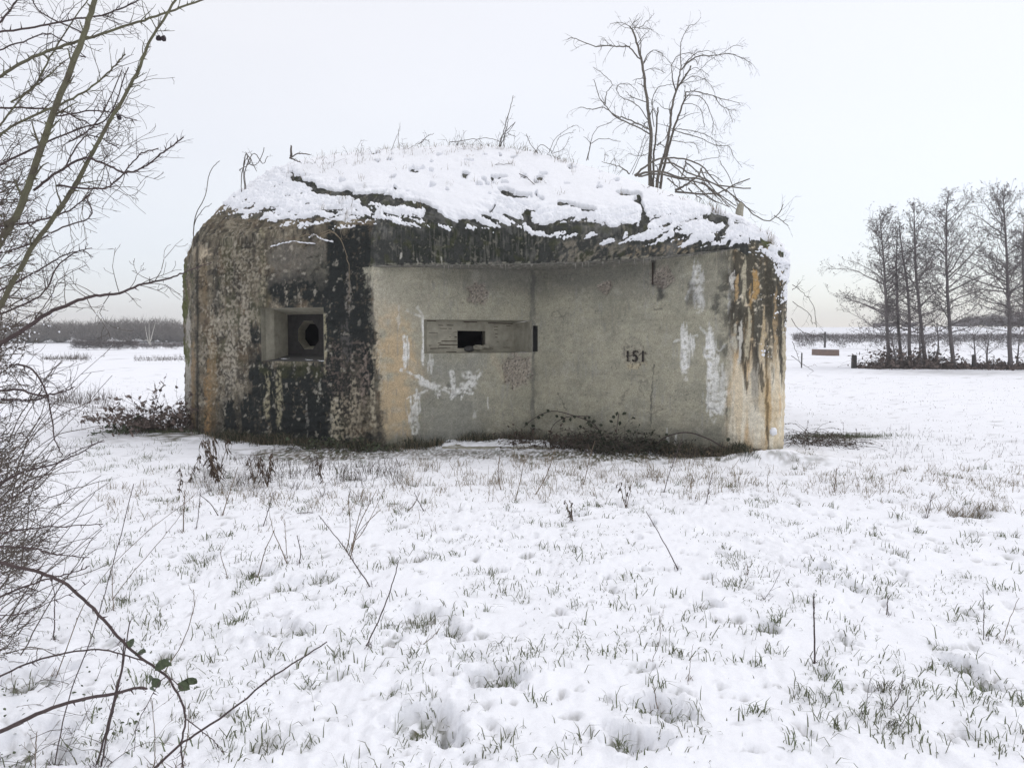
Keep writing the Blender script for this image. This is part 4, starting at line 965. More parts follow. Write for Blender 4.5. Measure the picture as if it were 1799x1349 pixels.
alder(1775, 1759, 655, 330, YA-1.2, 'tallest alder near the right edge of the photo', 1.05, 1.25)
alder(1812, 1794, 652, 372, YA-.6, 'rightmost alder, partly cut by the frame', .85, .9)
alder(1840, 1836, 652, 345, YA-.9, 'alder just outside the right frame edge, its branches reaching in', 1.0, .8)
sap = [(1619, 1616, 648, 575, 'thin sapling just left of the tall slim alder'), (1640, 1646, 646, 570, 'thin sapling just right of the tall slim alder'), (1716, 1711, 652, 590, 'thin young tree right of the stout alder'),
       (1735, 1737, 652, 598, 'young tree midway between the stout alder and the tallest one'), (1784, 1790, 652, 600, 'crooked young tree at the foot of the tallest alder'), (1576, 1565, 645, 585, 'slanting young stem among the left alders')]
for (a, b, c, d_, lb_) in sap:
    b0 = at(a, c, YA-.8); b0[2] = gz(b0[0], b0[1])-.05; t0 = at(b, d_, YA-.8); t_ = thing('sapling', lb_, 'sapling', 'saplings between the alders', loc=b0); mb = MB(b0)
    Pt = curve([b0, (b0+t0)/2+rng.normal(size=3)*.08, t0], 7); mb.tube(Pt, np.linspace(.06, .02, 7), 5); mb.build('trunk', M_alder, t_)
    mb = MB(b0)
    for k in range(14):
        p = Pt[rng.integers(2, 7)]; grow(mb, p, deflect(np.array([0, 0, 1.]), rng.uniform(.4, 1.1)), rng.uniform(.4, 1.1), .012, 1, ch=5, rmin=.005)
    mb.build('branches', M_alder, t_)
def thicket(px0, px1, py, Y, h, n, label, leaf=True, name='bramble_thicket', m1=None, lsz=.06, cat='bush', wz=.5, drp=-.28, nl=10):
    c = at((px0+px1)/2, py, Y); c[2] = gz(c[0], c[1]); t_ = thing(name, label, cat, loc=c); mb = MB(c); lv = []
    w = (px1-px0)/F*Y
    for i in range(n):
        x = c[0]+rng.uniform(-.5, .5)*w; y = Y+rng.normal(0, wz); z = gz(x, y); L_ = h*rng.uniform(.6, 1.3)
        d = unit(np.array([rng.normal(0, .6), rng.normal(0, .5), 1.0])); q = np.array([x, y, z]); PP = [q]
        for s in range(6):
            d = unit(d+np.array([d[0]*.25, d[1]*.2, drp])+rng.normal(size=3)*.15); q = q+d*L_/5; PP.append(q)
        PP = np.array(PP); mb.tube(PP, np.linspace(.009, .004, 7)*(Y/38 if Y > 20 else .45), 3, cap=False)
        for s in range(nl):
            k = rng.integers(1, 6); lv.append(PP[k]+(PP[k+1]-PP[k])*rng.random()+rng.normal(size=3)*lsz*.7)
    mb.build('canes', M_twig, t_, kind='stuff')
    if leaf:
        lv = np.array(lv); k = len(lv); mb = MB(c); d1 = rng.normal(size=(k, 3))*lsz; d2 = rng.normal(size=(k, 3))*lsz*.6; V = np.stack([lv-d1, lv+d2, lv+d1, lv-d2], 1).reshape(-1, 3)
        kk = np.arange(k)*4; mb.add(V, np.stack([kk, kk+1, kk+2, kk+3], -1)); mb.build('leaves', m1 or M_ivy, t_, kind='stuff')
    return t_
thicket(1545, 1650, 646, YA-.3, 1.5, 420, 'dark bramble thicket round the feet of the left alders', m1=M_undl, nl=5)
thicket(1515, 1560, 646, YA, .4, 70, 'low trailing bramble at the left end of the alder row', m1=M_undl, nl=5)
thicket(1650, 1730, 651, YA-.6, .45, 130, 'low bramble strip beside the stout alder', m1=M_undl, nl=5)
thicket(1725, 1830, 653, YA-.8, .75, 200, 'loose bramble growth between the right hand alders', m1=M_undl, nl=5)
# dark post, thin fence posts with wire
def post(px, pyt, pyb, wpx, Y, label, name='fence_post', m_=None):
    b0 = at(px, pyb, Y); h = at(px, pyt, Y)[2]-b0[2]; b0[2] = gz(b0[0], b0[1])-.1; w = wpx/F*Y
    t_ = MB(b0); s = w/2; V = []
    for z, k in ((0, 1), (h+.06, 1.0), (h+.1, .8)):
        for a, b in ((-1, -1), (1, -1), (1, 1), (-1, 1)): V.append(b0+np.array([a*s*k+rng.normal(0, .003), b*s*k, z]))
    t_.add(V, [[0, 1, 5, 4], [1, 2, 6, 5], [2, 3, 7, 6], [3, 0, 4, 7], [4, 5, 9, 8], [5, 6, 10, 9], [6, 7, 11, 10], [7, 4, 8, 11], [8, 9, 10, 11]])
    o = t_.build(name, m_ or M_post, None, label=label, cat='post'); o.location = b0; return o
post(1500, 624, 647, 7, 38.5, 'thick dark wooden post standing alone left of the alders')
post(1408, 621, 647, 1.8, 38.5, 'thin stake in the snow close to the bunker, right side')
post(1709, 626, 652, 3.5, 36.8, 'weathered short post between the alders')
# wooden cross
cb = at(1449, 613, 94); t_ = thing('cross', 'dark wooden cross in front of the clipped hedge', 'cross', loc=(cb[0], 94, gz(cb[0], 94))); mb = MB()
hz = at(1449, 583, 94)[2]-gz(cb[0], 94); mb.box((-.09, -.09, -.1), (.09, .09, hz)); mb.build('upright', M_post, t_)
mb = MB(); mb.box((-.72, -.06, hz*.70), (.72, .06, hz*.70+.13)); mb.build('crossbar', M_post, t_)
# low brick block with snow
cb = at(1451, 626, 62); g0 = gz(cb[0], 62); t_ = thing('brick_block', 'low brown brick block with snow on top in the far right field', 'brick block', loc=(cb[0], 62, g0)); w = 40/F*62; hh = .5
mb = MB(); mb.add([(-w/2, -.5, -.1), (w/2, -.4, -.1), (w/2, .6, -.1), (-w/2, .6, -.1), (-w/2+.03, -.5, hh), (w/2-.03, -.4, hh*.93), (w/2, .6, hh*.93), (-w/2, .6, hh)], [[0, 1, 5, 4], [1, 2, 6, 5], [2, 3, 7, 6], [3, 0, 4, 7], [4, 5, 6, 7]])
mb.build('wall', M_brick, t_)
mb = MB(); mb.add([(-w/2, -.54, hh), (w/2, -.44, hh*.93), (w/2, .6, hh*.93), (-w/2, .6, hh), (-w/2+.05, -.4, hh+.13), (w/2-.1, -.3, hh+.09), (w/2-.1, .5, hh+.09), (-w/2+.05, .5, hh+.13)], [[0, 1, 5, 4], [1, 2, 6, 5], [2, 3, 7, 6], [3, 0, 4, 7], [4, 5, 6, 7]])
mb.build('snow', M_snow, t_)

# ------------------------------------------------------------------ tree growing at the back of the roof
YT = 12.9
tr = thing('bare_tree', 'bare many stemmed small tree growing behind the right side of the bunker roof', 'tree', loc=at(1150, 330, YT)); org = np.array(tr.location)
def Z8(x, y): return (960+x/3.291, 10+y/3.291)
wsc = 1.0
def traced(mb, pts, w0, w1, Y, dj=.15, k=5, n=None, tw=0, twl=.25, bend=(0, 0, -.2), lev=1, wig=.2, scale=True, thorn=0, jit=.004, ch=2, ang=(.5, 1.1)):
    off = np.cumsum(rng.normal(0, dj/len(pts), len(pts)))
    P3 = [at(x, y, Y+o) for (x, y), o in zip(pts, off)]; n = n or max(6, 4*len(pts))
    w0 = w0*wsc; w1 = w1*wsc
    C3 = curve(P3, n)+rng.normal(size=(n, 3))*jit; R = np.linspace(w0, w1, n)/2/F*Y; mb.tube(C3, R, k)
    ln = np.linalg.norm(C3[-1]-C3[0])
    for _ in range(tw):
        t = rng.uniform(.15, 1)*(n-1); i = min(int(t), n-2); p = C3[i]+(C3[i+1]-C3[i])*(t-i)
        grow(mb, p, deflect(unit(C3[i+1]-C3[i]), rng.uniform(*ang)), twl*rng.uniform(.4, 1.2), max(R[i]*.45, .0018*Y/12), lev, wig, bend, ch, ang, 3, .5, rmin=.0016*Y/12.9)
    for q in range(thorn):
        t = (q+rng.uniform(0, .8))/thorn*(n-1); i = min(int(t), n-2); p = C3[i]+(C3[i+1]-C3[i])*(t-i); d = unit(deflect(unit(C3[i+1]-C3[i]), rng.uniform(.9, 1.4)))
        l_ = (7+7*rng.random())/F*Y; mb.tube(np.array([p, p+d*l_*.5, p+d*l_]), np.array([max(R[i]*.75, .002), max(R[i]*.4, .0012), .0004]), 4, cap=False)
    return C3
wsc = .8
stems = [[(600, 1020), (597, 900), (603, 750), (592, 640), (580, 530), (565, 400), (545, 300), (525, 220), (500, 150), (480, 120)],
         [(618, 1025), (620, 880), (632, 760), (640, 650), (645, 590)],
         [(640, 1030), (660, 930), (690, 830), (715, 700), (722, 610), (748, 500), (790, 430), (838, 352)],
         [(660, 1030), (700, 850), (735, 720), (770, 620), (800, 540), (806, 503)],
         [(748, 500), (728, 420), (724, 345)], [(752, 490), (770, 400), (777, 330), (775, 215)]]
for j, s_ in enumerate(stems):
    mb = MB(org); s_ = ([Z8(s_[0][0]-4, s_[0][1]+150)] if j < 4 else [])+[Z8(*q) for q in s_]
    traced(mb, s_, (9.5, 5, 7.5, 6.5, 3, 4)[j], (3, 3, 3.2, 3, 1.8, 1.4)[j], YT, .3, 7, tw=(14, 5, 12, 10, 4, 5)[j], twl=.38)
    mb.build('stem', M_roof_bark, tr, smooth=True)
limbs = [([(600, 720), (540, 690), (450, 650), (395, 635), (330, 590), (260, 600), (195, 588)], 4), ([(600, 745), (520, 700), (400, 645), (340, 575), (305, 530), (275, 430)], 4), ([(340, 575), (350, 500), (380, 455), (330, 400), (268, 356)], 2),
    ([(540, 310), (500, 265), (470, 238), (420, 240), (350, 232), (285, 238), (210, 210), (150, 188), (122, 198)], 4), ([(545, 290), (545, 200), (520, 150), (480, 70)], 2.5), ([(500, 130), (540, 125), (575, 95), (608, 70)], 2), ([(480, 120), (430, 100), (370, 105)], 2), ([(530, 130), (580, 135), (620, 140)], 1.6),
    ([(585, 660), (540, 590), (470, 545), (430, 530), (405, 470), (470, 450), (520, 490), (540, 530)], 2.5), ([(580, 560), (500, 530), (455, 495)], 2.5), ([(565, 380), (620, 362), (690, 392)], 1.5), ([(560, 330), (590, 280), (630, 260), (680, 290), (725, 345)], 2.4),
    ([(620, 700), (610, 560), (640, 480), (700, 460), (760, 455)], 2.4), ([(725, 340), (760, 290), (830, 275), (860, 290)], 2), ([(780, 370), (830, 320), (890, 290), (960, 290), (1040, 280), (1100, 290), (1150, 315), (1185, 335)], 3.4), ([(800, 340), (860, 280), (930, 262), (985, 285)], 2.5),
    ([(985, 290), (1050, 255), (1090, 232), (1135, 240)], 1.4), ([(870, 390), (920, 340), (985, 288)], 1.6), ([(770, 460), (840, 410), (900, 420), (950, 460), (975, 510)], 2), ([(800, 400), (860, 360), (920, 390), (940, 410)], 1.6),
    ([(806, 503), (850, 495), (920, 510), (980, 530), (1040, 545), (1120, 565)], 3), ([(806, 520), (870, 520), (910, 545), (940, 600), (965, 680), (958, 750)], 2.6), ([(975, 530), (1010, 580), (1050, 600), (1065, 640), (1076, 675)], 2), ([(1050, 605), (1096, 606)], 1.2),
    ([(790, 570), (850, 570), (890, 600), (905, 660), (915, 700)], 1.8), ([(690, 770), (720, 720), (800, 740), (900, 770), (980, 810), (1060, 815), (1080, 870), (1130, 935)], 2.6), ([(735, 715), (820, 720), (900, 740), (960, 770), (1010, 810)], 2.2),
    ([(720, 780), (800, 790), (860, 800), (880, 860)], 2), ([(660, 790), (640, 810), (700, 765), (760, 760)], 2), ([(850, 900), (940, 885), (1000, 870), (980, 800)], 1.6), ([(600, 850), (540, 870), (470, 855)], 1.8), ([(480, 975), (530, 870), (570, 750)], 1.6), ([(500, 975), (560, 830), (590, 760)], 1.4),
    ([(775, 215), (800, 160), (830, 115), (855, 112), (895, 70)], 1.5), ([(480, 975), (440, 940), (380, 920), (320, 905)], 3), ([(370, 915), (390, 885), (400, 905)], 1.2), ([(335, 905), (340, 845)], 1.2)]
for (s_, w_) in limbs:
    mb = MB(org); traced(mb, [Z8(*q) for q in s_], w_, max(1.0, w_*.4), YT+rng.normal(0, .15), .35, 4, tw=int(3+len(s_)*1.8), twl=.26, bend=(0, 0, -.45))
    mb.build('branch', M_roof_bark, tr)
tang = [([(510, 985), (600, 910), (690, 880), (800, 890), (900, 930), (960, 1000), (1040, 1080)], 4.5), ([(515, 985), (580, 965), (680, 965), (770, 995), (880, 1000), (1000, 1040), (1180, 1060)], 5), ([(530, 990), (640, 975), (760, 1000), (900, 1030), (1010, 1100), (1100, 1160)], 4),
    ([(745, 1072), (800, 1040), (870, 990), (900, 940)], 5), ([(745, 1075), (840, 1085), (940, 1090), (1000, 1080), (1090, 1035), (1175, 1000)], 4.5), ([(690, 880), (760, 950), (850, 1030), (960, 1120), (1060, 1165)], 3), ([(800, 900), (870, 960), (940, 1060), (1020, 1140)], 3), ([(650, 920), (720, 910), (830, 970), (950, 1020), (1080, 1100), (1150, 1160), (1200, 1210), (1280, 1245), (1340, 1205), (1368, 1150)], 3.6),
    ([(1320, 1215), (1395, 1270)], 2), ([(780, 990), (800, 930), (815, 860)], 3), ([(820, 1060), (870, 1100), (900, 1120)], 3), ([(700, 1000), (760, 1050), (800, 1080)], 3), ([(890, 940), (920, 1000), (1000, 1100), (1050, 1160)], 3), ([(860, 960), (960, 980), (1020, 1020)], 2), ([(1060, 1080), (1120, 1140), (1210, 1200)], 2.5), ([(900, 1020), (980, 1090), (1100, 1180)], 3), ([(840, 1000), (900, 1080), (980, 1140)], 3), ([(1110, 1170), (1090, 1100), (1060, 1000), (1000, 900)], 1.6)]
wsc = .85
tg = thing('brush_tangle', 'tangle of bent bare branches lying against the roof at the foot of the bare tree', 'branches', loc=at(1240, 355, 12.3)); og = np.array(tg.location)
for (s_, w_) in tang:
    mb = MB(og); traced(mb, [Z8(*q) for q in s_], w_, max(1.4, w_*.5), 12.3+rng.normal(0, .2), .5, 5, tw=5, twl=.3, bend=(0, 0, 0)); mb.build('branch', M_roof_bark, tg)
mb = MB(); c = at(1299, 372, 12.0); mb.tube([c-np.array([0, 0, .18]), c, c+np.array([.02, 0, .10]), c+np.array([.01, 0, .13])], [.055, .06, .05, .02], 8)
mb.build('stump', M_smooth, None, label='small pale broken stub standing at the right end of the roof', cat='stub')

wsc = .85
# grass and twigs along the roof line
def sprig(name, pts_list, Y, label, m_=M_twig, tw=3, cat='twig', w=1.6, group=None, twl=.12):
    c = at(*pts_list[0][0], Y); t = MB(c)
    for p_ in pts_list: traced(t, p_, w, w*.6, Y, .08, 4, tw=tw, twl=twl, lev=1)
    o = t.build(name, m_, None, label=label, cat=cat, group=group); o.location = c; return o
YR = 12.55
sprig('dead_shrub', [[(431, 345), (428, 300), (432, 270), (440, 290), (455, 285), (465, 260)], [(424, 345), (425, 305), (436, 275), (450, 300)], [(433, 345), (430, 305), (445, 270), (462, 288), (470, 275)], [(420, 300), (440, 285), (432, 268)]], 12.9, 'small dead shrub on the left shoulder of the roof', w=2.2, tw=5, cat='shrub')
sprig('stub', [[(511, 276), (512, 256)]], 12.6, 'short dark stub at the left end of the snow covered roof top', w=5, tw=0, cat='stub')
sprig('bare_sprig', [[(510, 277), (525, 270), (545, 272)], [(508, 277), (520, 282), (528, 285)]], 12.5, 'broken dark twigs lying beside the stub on the roof', w=3.5, tw=2)
sprig('bare_sprig', [[(344, 455), (340, 405), (345, 375), (360, 345), (370, 300), (385, 283)], [(344, 455), (340, 400), (355, 370), (372, 358)]], 12.6, 'tall thin stem arching from the left corner of the bunker', w=2, tw=3)
sprig('bare_sprig', [[(878, 258), (885, 230), (895, 195), (902, 168)], [(880, 258), (890, 225), (893, 200)], [(876, 258), (882, 240), (905, 215), (890, 235)], [(885, 258), (888, 235), (905, 240)]], YR, 'upright bare sprig on the crest of the roof', w=1.8, tw=6)
sprig('bare_sprig', [[(965, 268), (975, 245), (1000, 225), (1015, 220)], [(968, 270), (985, 240), (1008, 233)], [(970, 270), (990, 262), (1000, 240)]], YR, 'arching bare sprig right of the roof crest', w=1.4, tw=5)
sprig('bare_sprig', [[(1031, 282), (1037, 253), (1025, 240)], [(1037, 253), (1055, 244), (1090, 249)], [(1033, 282), (1038, 250), (1050, 225), (1075, 215)]], 12.4, 'forked bare sprig between the crest and the bare tree', w=1.7, tw=2)
sprig('bare_sprig', [[(940, 268), (950, 255), (965, 262), (975, 280)], [(955, 290), (965, 285), (985, 278)], [(960, 298), (957, 280), (945, 262)], [(945, 270), (930, 250), (925, 235)]], 12.2, 'tangled small sprig on the snow just right of the crest', w=1.6, tw=5)
sprig('bare_sprig', [[(790, 250), (830, 245), (860, 243), (880, 250)], [(740, 252), (750, 240), (762, 235)], [(735, 254), (745, 245), (755, 250)]], YR, 'low arching dry stem lying along the crest', w=1.6, tw=4)
sprig('bare_sprig', [[(700, 262), (700, 235), (703, 222)], [(688, 262), (697, 240), (703, 228)]], YR, 'two thin upright stalks left of the crest', w=1.0, tw=1)
sprig('bare_sprig', [[(955, 350), (945, 330), (925, 312), (912, 305)], [(955, 350), (950, 338), (985, 326)], [(950, 350), (962, 335), (960, 322)], [(955, 355), (965, 378), (980, 402)]], 11.3, 'bare sprig on the roof snow beside the dark hollow', w=1.9, tw=5)
sprig('bare_sprig', [[(1017, 366), (1020, 352), (1042, 342)], [(1010, 360), (1030, 366), (1048, 370)]], 11.1, 'short twig over the narrow dark ledge in the roof snow', w=1.7, tw=2)
sprig('bare_sprig', [[(1130, 350), (1118, 352), (1100, 358)], [(1125, 345), (1138, 330), (1145, 325)]], 11.2, 'short dry twigs at the crack in the roof snow', w=1.6, tw=3)
sprig('bare_sprig', [[(1183, 366), (1183, 343), (1170, 346)], [(1183, 345), (1195, 360), (1203, 375)]], 11.0, 'thin hooked twig on the right slope of the roof', w=1.4, tw=2)
sprig('bare_sprig', [[(852, 295), (870, 290), (895, 288), (900, 292)], [(870, 318), (878, 300), (885, 292)]], 11.9, 'fine arched twig in the middle of the roof snow', w=1.2, tw=3)
sprig('hanging_stem', [[(560, 416), (585, 408), (600, 425), (610, 455), (614, 490), (613, 522)], [(562, 412), (580, 405), (598, 420)], [(520, 420), (540, 412), (560, 414)]], 10.82, 'pale dry stem hanging down the dark wall right of the gun port', M_drygrass, w=2, tw=2, cat='stem')
sprig('bare_sprig', [[(1392, 500), (1412, 515), (1430, 540), (1434, 575)], [(1392, 530), (1420, 550), (1428, 570)], [(1390, 560), (1405, 580), (1430, 590)], [(1392, 510), (1405, 498)]], 11.6, 'drooping bare twigs sticking out behind the right wall of the bunker', w=1.6, tw=6, twl=.2)
sprig('bare_sprig', [[(1390, 625), (1410, 640), (1430, 652)], [(1392, 600), (1400, 620), (1405, 635)]], 11.6, 'lower drooping twigs beside the right wall of the bunker', w=1.4, tw=3, twl=.15)
X, Y, Zs = [], [], []
tops = np.column_stack([np.linspace(500, 1010, 60), np.interp(np.linspace(500, 1010, 60), [500, 640, 830, 1000], [276, 268, 262, 276])])
for i in range(1100):
    k = int(60*rng.beta(1.6, 1.4)*.999); c = at(tops[k, 0]+rng.normal(0, 6), 300, rng.uniform(12.4, 13.6)); X.append(c[0]); Y.append(c[1])
for (cx_, cy_, d_, m) in [(630, 265, 12.5, 50), (840, 265, 12.5, 40), (895, 292, 11.9, 30), (822, 284, 12.0, 25), (985, 300, 12, 25), (1255, 388, 10.9, 60), (1355, 425, 10.25, 60), (780, 300, 11.9, 15), (790, 330, 11.5, 15)]:
    c = at(cx_, cy_, d_); X += list(rng.normal(c[0], .05, m)); Y += list(rng.normal(c[1], .05, m))
X = np.array(X); Y = np.array(Y); Zs = roof_h(X, Y)+.035; n = len(X)
TR_ = 70
for i in range(TR_):
    x_ = rng.uniform(560, 1260); d_ = rng.uniform(10.9, 12.6); c = at(x_, 300, d_); m = int(rng.integers(3, 16)); X = np.append(X, rng.normal(c[0], .03, m)); Y = np.append(Y, rng.normal(c[1], .03, m))
Zs = roof_h(X, Y)+.02; n = len(X)
blades('roof_grass', X, Y, rng.uniform(.04, .21, n), rng.uniform(.004, .007, n), rng.uniform(0, 1.1, n), M_drygrass, Zs, label='dry grass standing along the crest of the bunker roof', kind='stuff')
X = np.concatenate([rng.normal(-5.30, .05, 90), rng.normal(-5.47, .03, 50)]); Y = np.concatenate([rng.normal(12.9, .05, 90), rng.normal(13.3, .06, 50)]); n = len(X)
blades('shoulder_moss_grass', X, Y, rng.uniform(.05, .16, n), np.full(n, .005), rng.uniform(.1, 1.2, n), M_drygrass, roof_h(X, Y)-.03, label='dry grass clinging to the left shoulder of the bunker', kind='stuff')

tops_x = rng.uniform(520, 1050, 46)
for i, x_ in enumerate(tops_x):
    c = at(x_, 290, rng.uniform(12.5, 13.1)); c[2] = float(roof_h(np.array([c[0]]), np.array([c[1]]))[0]); mb = MB(c)
    for q_ in range(rng.integers(1, 3)): grow(mb, c, np.array([rng.normal(0, .5), rng.normal(0, .3), 1.]), rng.uniform(.12, .42), .0038, 1, .2, (rng.normal(0, .5), 0, -.25), 3, (.4, 1.0), 3, .5, rmin=.0018)
    o = mb.build('weed_stalk', M_twig, None, label='thin dry weed stalk standing on the crest of the snowy roof', cat='weed', group='thin dry stalks along the roof crest'); o.location = c
# ------------------------------------------------------------------ left thorn bush
wsc = .9
bush = thing('thorn_bush', 'large bare thorny bush filling the left edge of the photo', 'bush', loc=(-2.6, 3.0, 0)); ob = np.array(bush.location)
BR_ = [([(-30, 475), (0, 425), (35, 365), (62, 290), (90, 210), (125, 120), (150, 55), (172, -20)], 15, 9, 2.5, 14, 'g'),
    ([(-20, 570), (10, 520), (60, 430), (110, 360), (135, 320), (165, 265), (195, 210), (240, 130), (262, 75), (290, 30), (318, -20)], 11, 4, 2.5, 24, 'g'),
    ([(-20, 142), (0, 135), (50, 105), (100, 85), (170, 63), (240, 40), (300, 20), (365, -3)], 7, 3.5, 2.6, 20, 'g'), ([(-20, 60), (60, 48), (120, 36), (180, 27), (215, 15), (260, -6)], 4, 2.5, 2.7, 10, 'p'),
    ([(-20, 250), (40, 212), (115, 180), (165, 150), (200, 118), (220, 95)], 5, 2.5, 2.6, 14, 'g'), ([(60, 335), (105, 300), (150, 278), (185, 290), (215, 302), (240, 300), (262, 288), (290, 265), (322, 242)], 5, 2.5, 2.5, 14, 'p'),
    ([(100, 325), (140, 331), (180, 331), (200, 322), (230, 290), (250, 270), (278, 262)], 4, 2, 2.5, 9, 'p'), ([(-30, 630), (0, 605), (40, 580), (80, 553), (120, 535), (160, 521), (205, 516), (250, 500), (300, 488), (330, 476), (372, 462)], 10, 1.4, 2.3, 9, 'p'),
    ([(-20, 690), (30, 684), (62, 693), (85, 694), (110, 688), (131, 680)], 5, 2.5, 2.3, 6, 'p'), ([(-20, 700), (30, 702), (60, 703), (85, 697)], 4, 3, 2.3, 4, 'p'), ([(10, 642), (40, 641), (62, 655), (80, 685), (90, 730), (97, 775), (110, 800)], 4.5, 2, 2.6, 0, 'p'),
    ([(-10, 235), (40, 170), (90, 130), (110, 110)], 4, 2, 2.8, 8, 'g'), ([(-20, 190), (50, 190), (105, 195), (140, 210), (170, 225)], 4, 2, 2.8, 8, 'p'), ([(-20, 300), (60, 260), (130, 230), (190, 205), (225, 118)], 4.5, 2, 2.7, 12, 'p'), ([(20, 180), (60, 150), (100, 80), (160, -10)], 4, 2, 2.9, 8, 'g'),
    ([(-20, 400), (60, 390), (120, 370), (160, 340), (145, 350)], 4, 2, 2.8, 8, 'p'), ([(100, 205), (160, 195), (200, 200), (240, 212)], 3, 1.6, 2.6, 6, 'p'), ([(120, 250), (170, 215), (215, 125)], 3, 2, 2.6, 6, 'p'), ([(110, 300), (150, 240), (190, 250), (210, 262)], 3, 1.5, 2.6, 5, 'p'), ([(-20, 450), (50, 430), (110, 400), (160, 380), (150, 345)], 4, 2, 3.0, 8, 'p'),
    ([(-20, 520), (60, 480), (110, 450), (162, 436)], 4, 1.5, 3.0, 8, 'p'), ([(-20, 560), (70, 520), (100, 470), (140, 440), (163, 452)], 4, 1.5, 3.0, 6, 'p'), ([(60, 560), (90, 520), (105, 490), (152, 466)], 2, 1, 3.0, 3, 'p'), ([(0, 40), (20, 15), (35, -10)], 4, 2, 2.8, 4, 'p'), ([(150, 62), (70, 20), (55, -10)], 3, 2, 2.8, 3, 'p'), ([(-20, 95), (50, 70), (90, 60), (150, 100), (120, 90)], 3, 1.5, 2.7, 5, 'p'),
    ([(-20, 940), (40, 930), (100, 925), (180, 921)], 4, 2, 2.2, 7, 'p'), ([(-20, 958), (50, 962), (100, 974), (156, 979)], 4, 1.8, 2.2, 6, 'p'), ([(-20, 1058), (30, 1035), (80, 1018), (130, 1005), (158, 994)], 5, 1.8, 2.2, 7, 'p'), ([(-20, 1080), (40, 1078), (80, 1060), (130, 1040), (160, 1018)], 2.5, 1.2, 2.2, 4, 'p'), ([(-20, 860), (40, 830), (110, 810), (182, 772)], 5, 1.5, 2.6, 7, 'p'), ([(-20, 900), (60, 850), (120, 800), (182, 775)], 3, 1.5, 2.6, 3, 'p')]
hooks = []
for (pts, w0, w1, Y, th_, kk) in BR_:
    mb = MB(ob); C3 = traced(mb, pts, w0, w1, Y, .12, 6, n=5*len(pts), tw=0 if (w0 == 10 and pts[0][1] == 630) else int(len(pts)*1.5), twl=.085, wig=.12, bend=(.1, 0, .15), thorn=int(th_*1.5), jit=.0012, ch=2, ang=(.5, 1.0), lev=1); hooks.append(C3)
    mb.build('branch', M_bark_green if kk == 'g' else M_bark_purple, bush, smooth=True)
# dense inner twigs of the bush, from the real clump left of the frame
tw = MB(ob)
for i in range(780):
    Y = rng.uniform(2.3, 6.0); y = 1180-900*rng.random()**1.1
    reach = np.interp(y, [0, 300, 450, 600, 750, 850, 1000, 1300], [60, 65, 72, 58, 45, 95, 105, 60])
    p = at(rng.uniform(-120, reach*.25), y, Y); d = np.array([rng.uniform(.5, 1), rng.normal(0, .25), rng.uniform(-.15, .9)])
    if y > 780: d = np.array([rng.uniform(.5, 1), rng.normal(0, .3), rng.uniform(.1, .7)])
    L_ = reach*rng.uniform(.5, 1.35)/F*Y
    grow(tw, p, d, L_, rng.uniform(.0012, .0028)*Y/2.4, 2, .22, (0, 0, .05), 4, (.4, 1.1), 3, .55, rmin=.0008)
for i in range(260):     # upright whips and fine clutter between the big branches
    Y = rng.uniform(2.5, 3.6); C3 = hooks[rng.integers(0, 24)]; p = C3[rng.integers(0, int(len(C3)*.75))]
    grow(tw, p, np.array([rng.normal(.3, .8), rng.normal(0, .5), rng.normal(.3, .7)]), rng.uniform(.05, .22), .0014, 1, .25, (0, 0, 0), 4, (.5, 1.2), 3, .5, rmin=.0007)
tw.build('twigs', M_twig, bush, kind='stuff')
sn = MB(ob); tv = np.vstack(tw.V)+ob; pick = tv[rng.integers(0, len(tv), 5200)]; pk = pick[(project(pick)[1] > 360)]; q = len(pk)
o6 = np.array([[1, 0, 0], [-1, 0, 0], [0, 1, 0], [0, -1, 0], [0, 0, 1], [0, 0, -1.]]); rr_ = (rng.uniform(.0015, .0042, q)*pk[:, 1]/2.5)[:, None, None]
Vs_ = pk[:, None, :]+o6[None]*rr_*rng.uniform(.6, 1.4, (q, 6, 1))+np.array([0, 0, .002]); kk_ = (np.arange(q)*6)[:, None, None]
sn.add(Vs_.reshape(-1, 3), None, (kk_+np.array([[0, 2, 4], [2, 1, 4], [1, 3, 4], [3, 0, 4], [2, 0, 5], [1, 2, 5], [3, 1, 5], [0, 3, 5]])[None]).reshape(-1, 3)); sn.build('snow_flecks', M_snow, bush, kind='stuff')
# long arching shoots rising from the lower left
for i in range(34):
    mb = MB(ob); x0 = rng.uniform(-60, 40); y0 = rng.uniform(820, 1150); x1 = rng.uniform(80, 200); y1 = y0-rng.uniform(20, 240)
    if y1 > 1000: y1 -= 120
    traced(mb, [(x0, y0), ((x0+x1)/2-10, (y0+y1)/2+rng.uniform(-25, 10)), (x1, y1)], 2.5, 1.2, rng.uniform(2.4, 4), .2, 4, tw=4, twl=.06, bend=(0, 0, .2), jit=.003); mb.build('shoot', M_twig, bush)
for (x, y) in [(279, 67.5), (287.5, 68), (210, 207)]:
    mb = MB(ob); c = at(x, y, 2.5); lump(mb, c, .0085 if x > 250 else .007, int(x) % 7, (1, 1, 1.05), 12); mb.tube([c+(0, 0, .006), c+(-.01, 0, .03)], .0008, 4); mb.build('berry', M_berry, bush, smooth=True)

wsc = 1.0
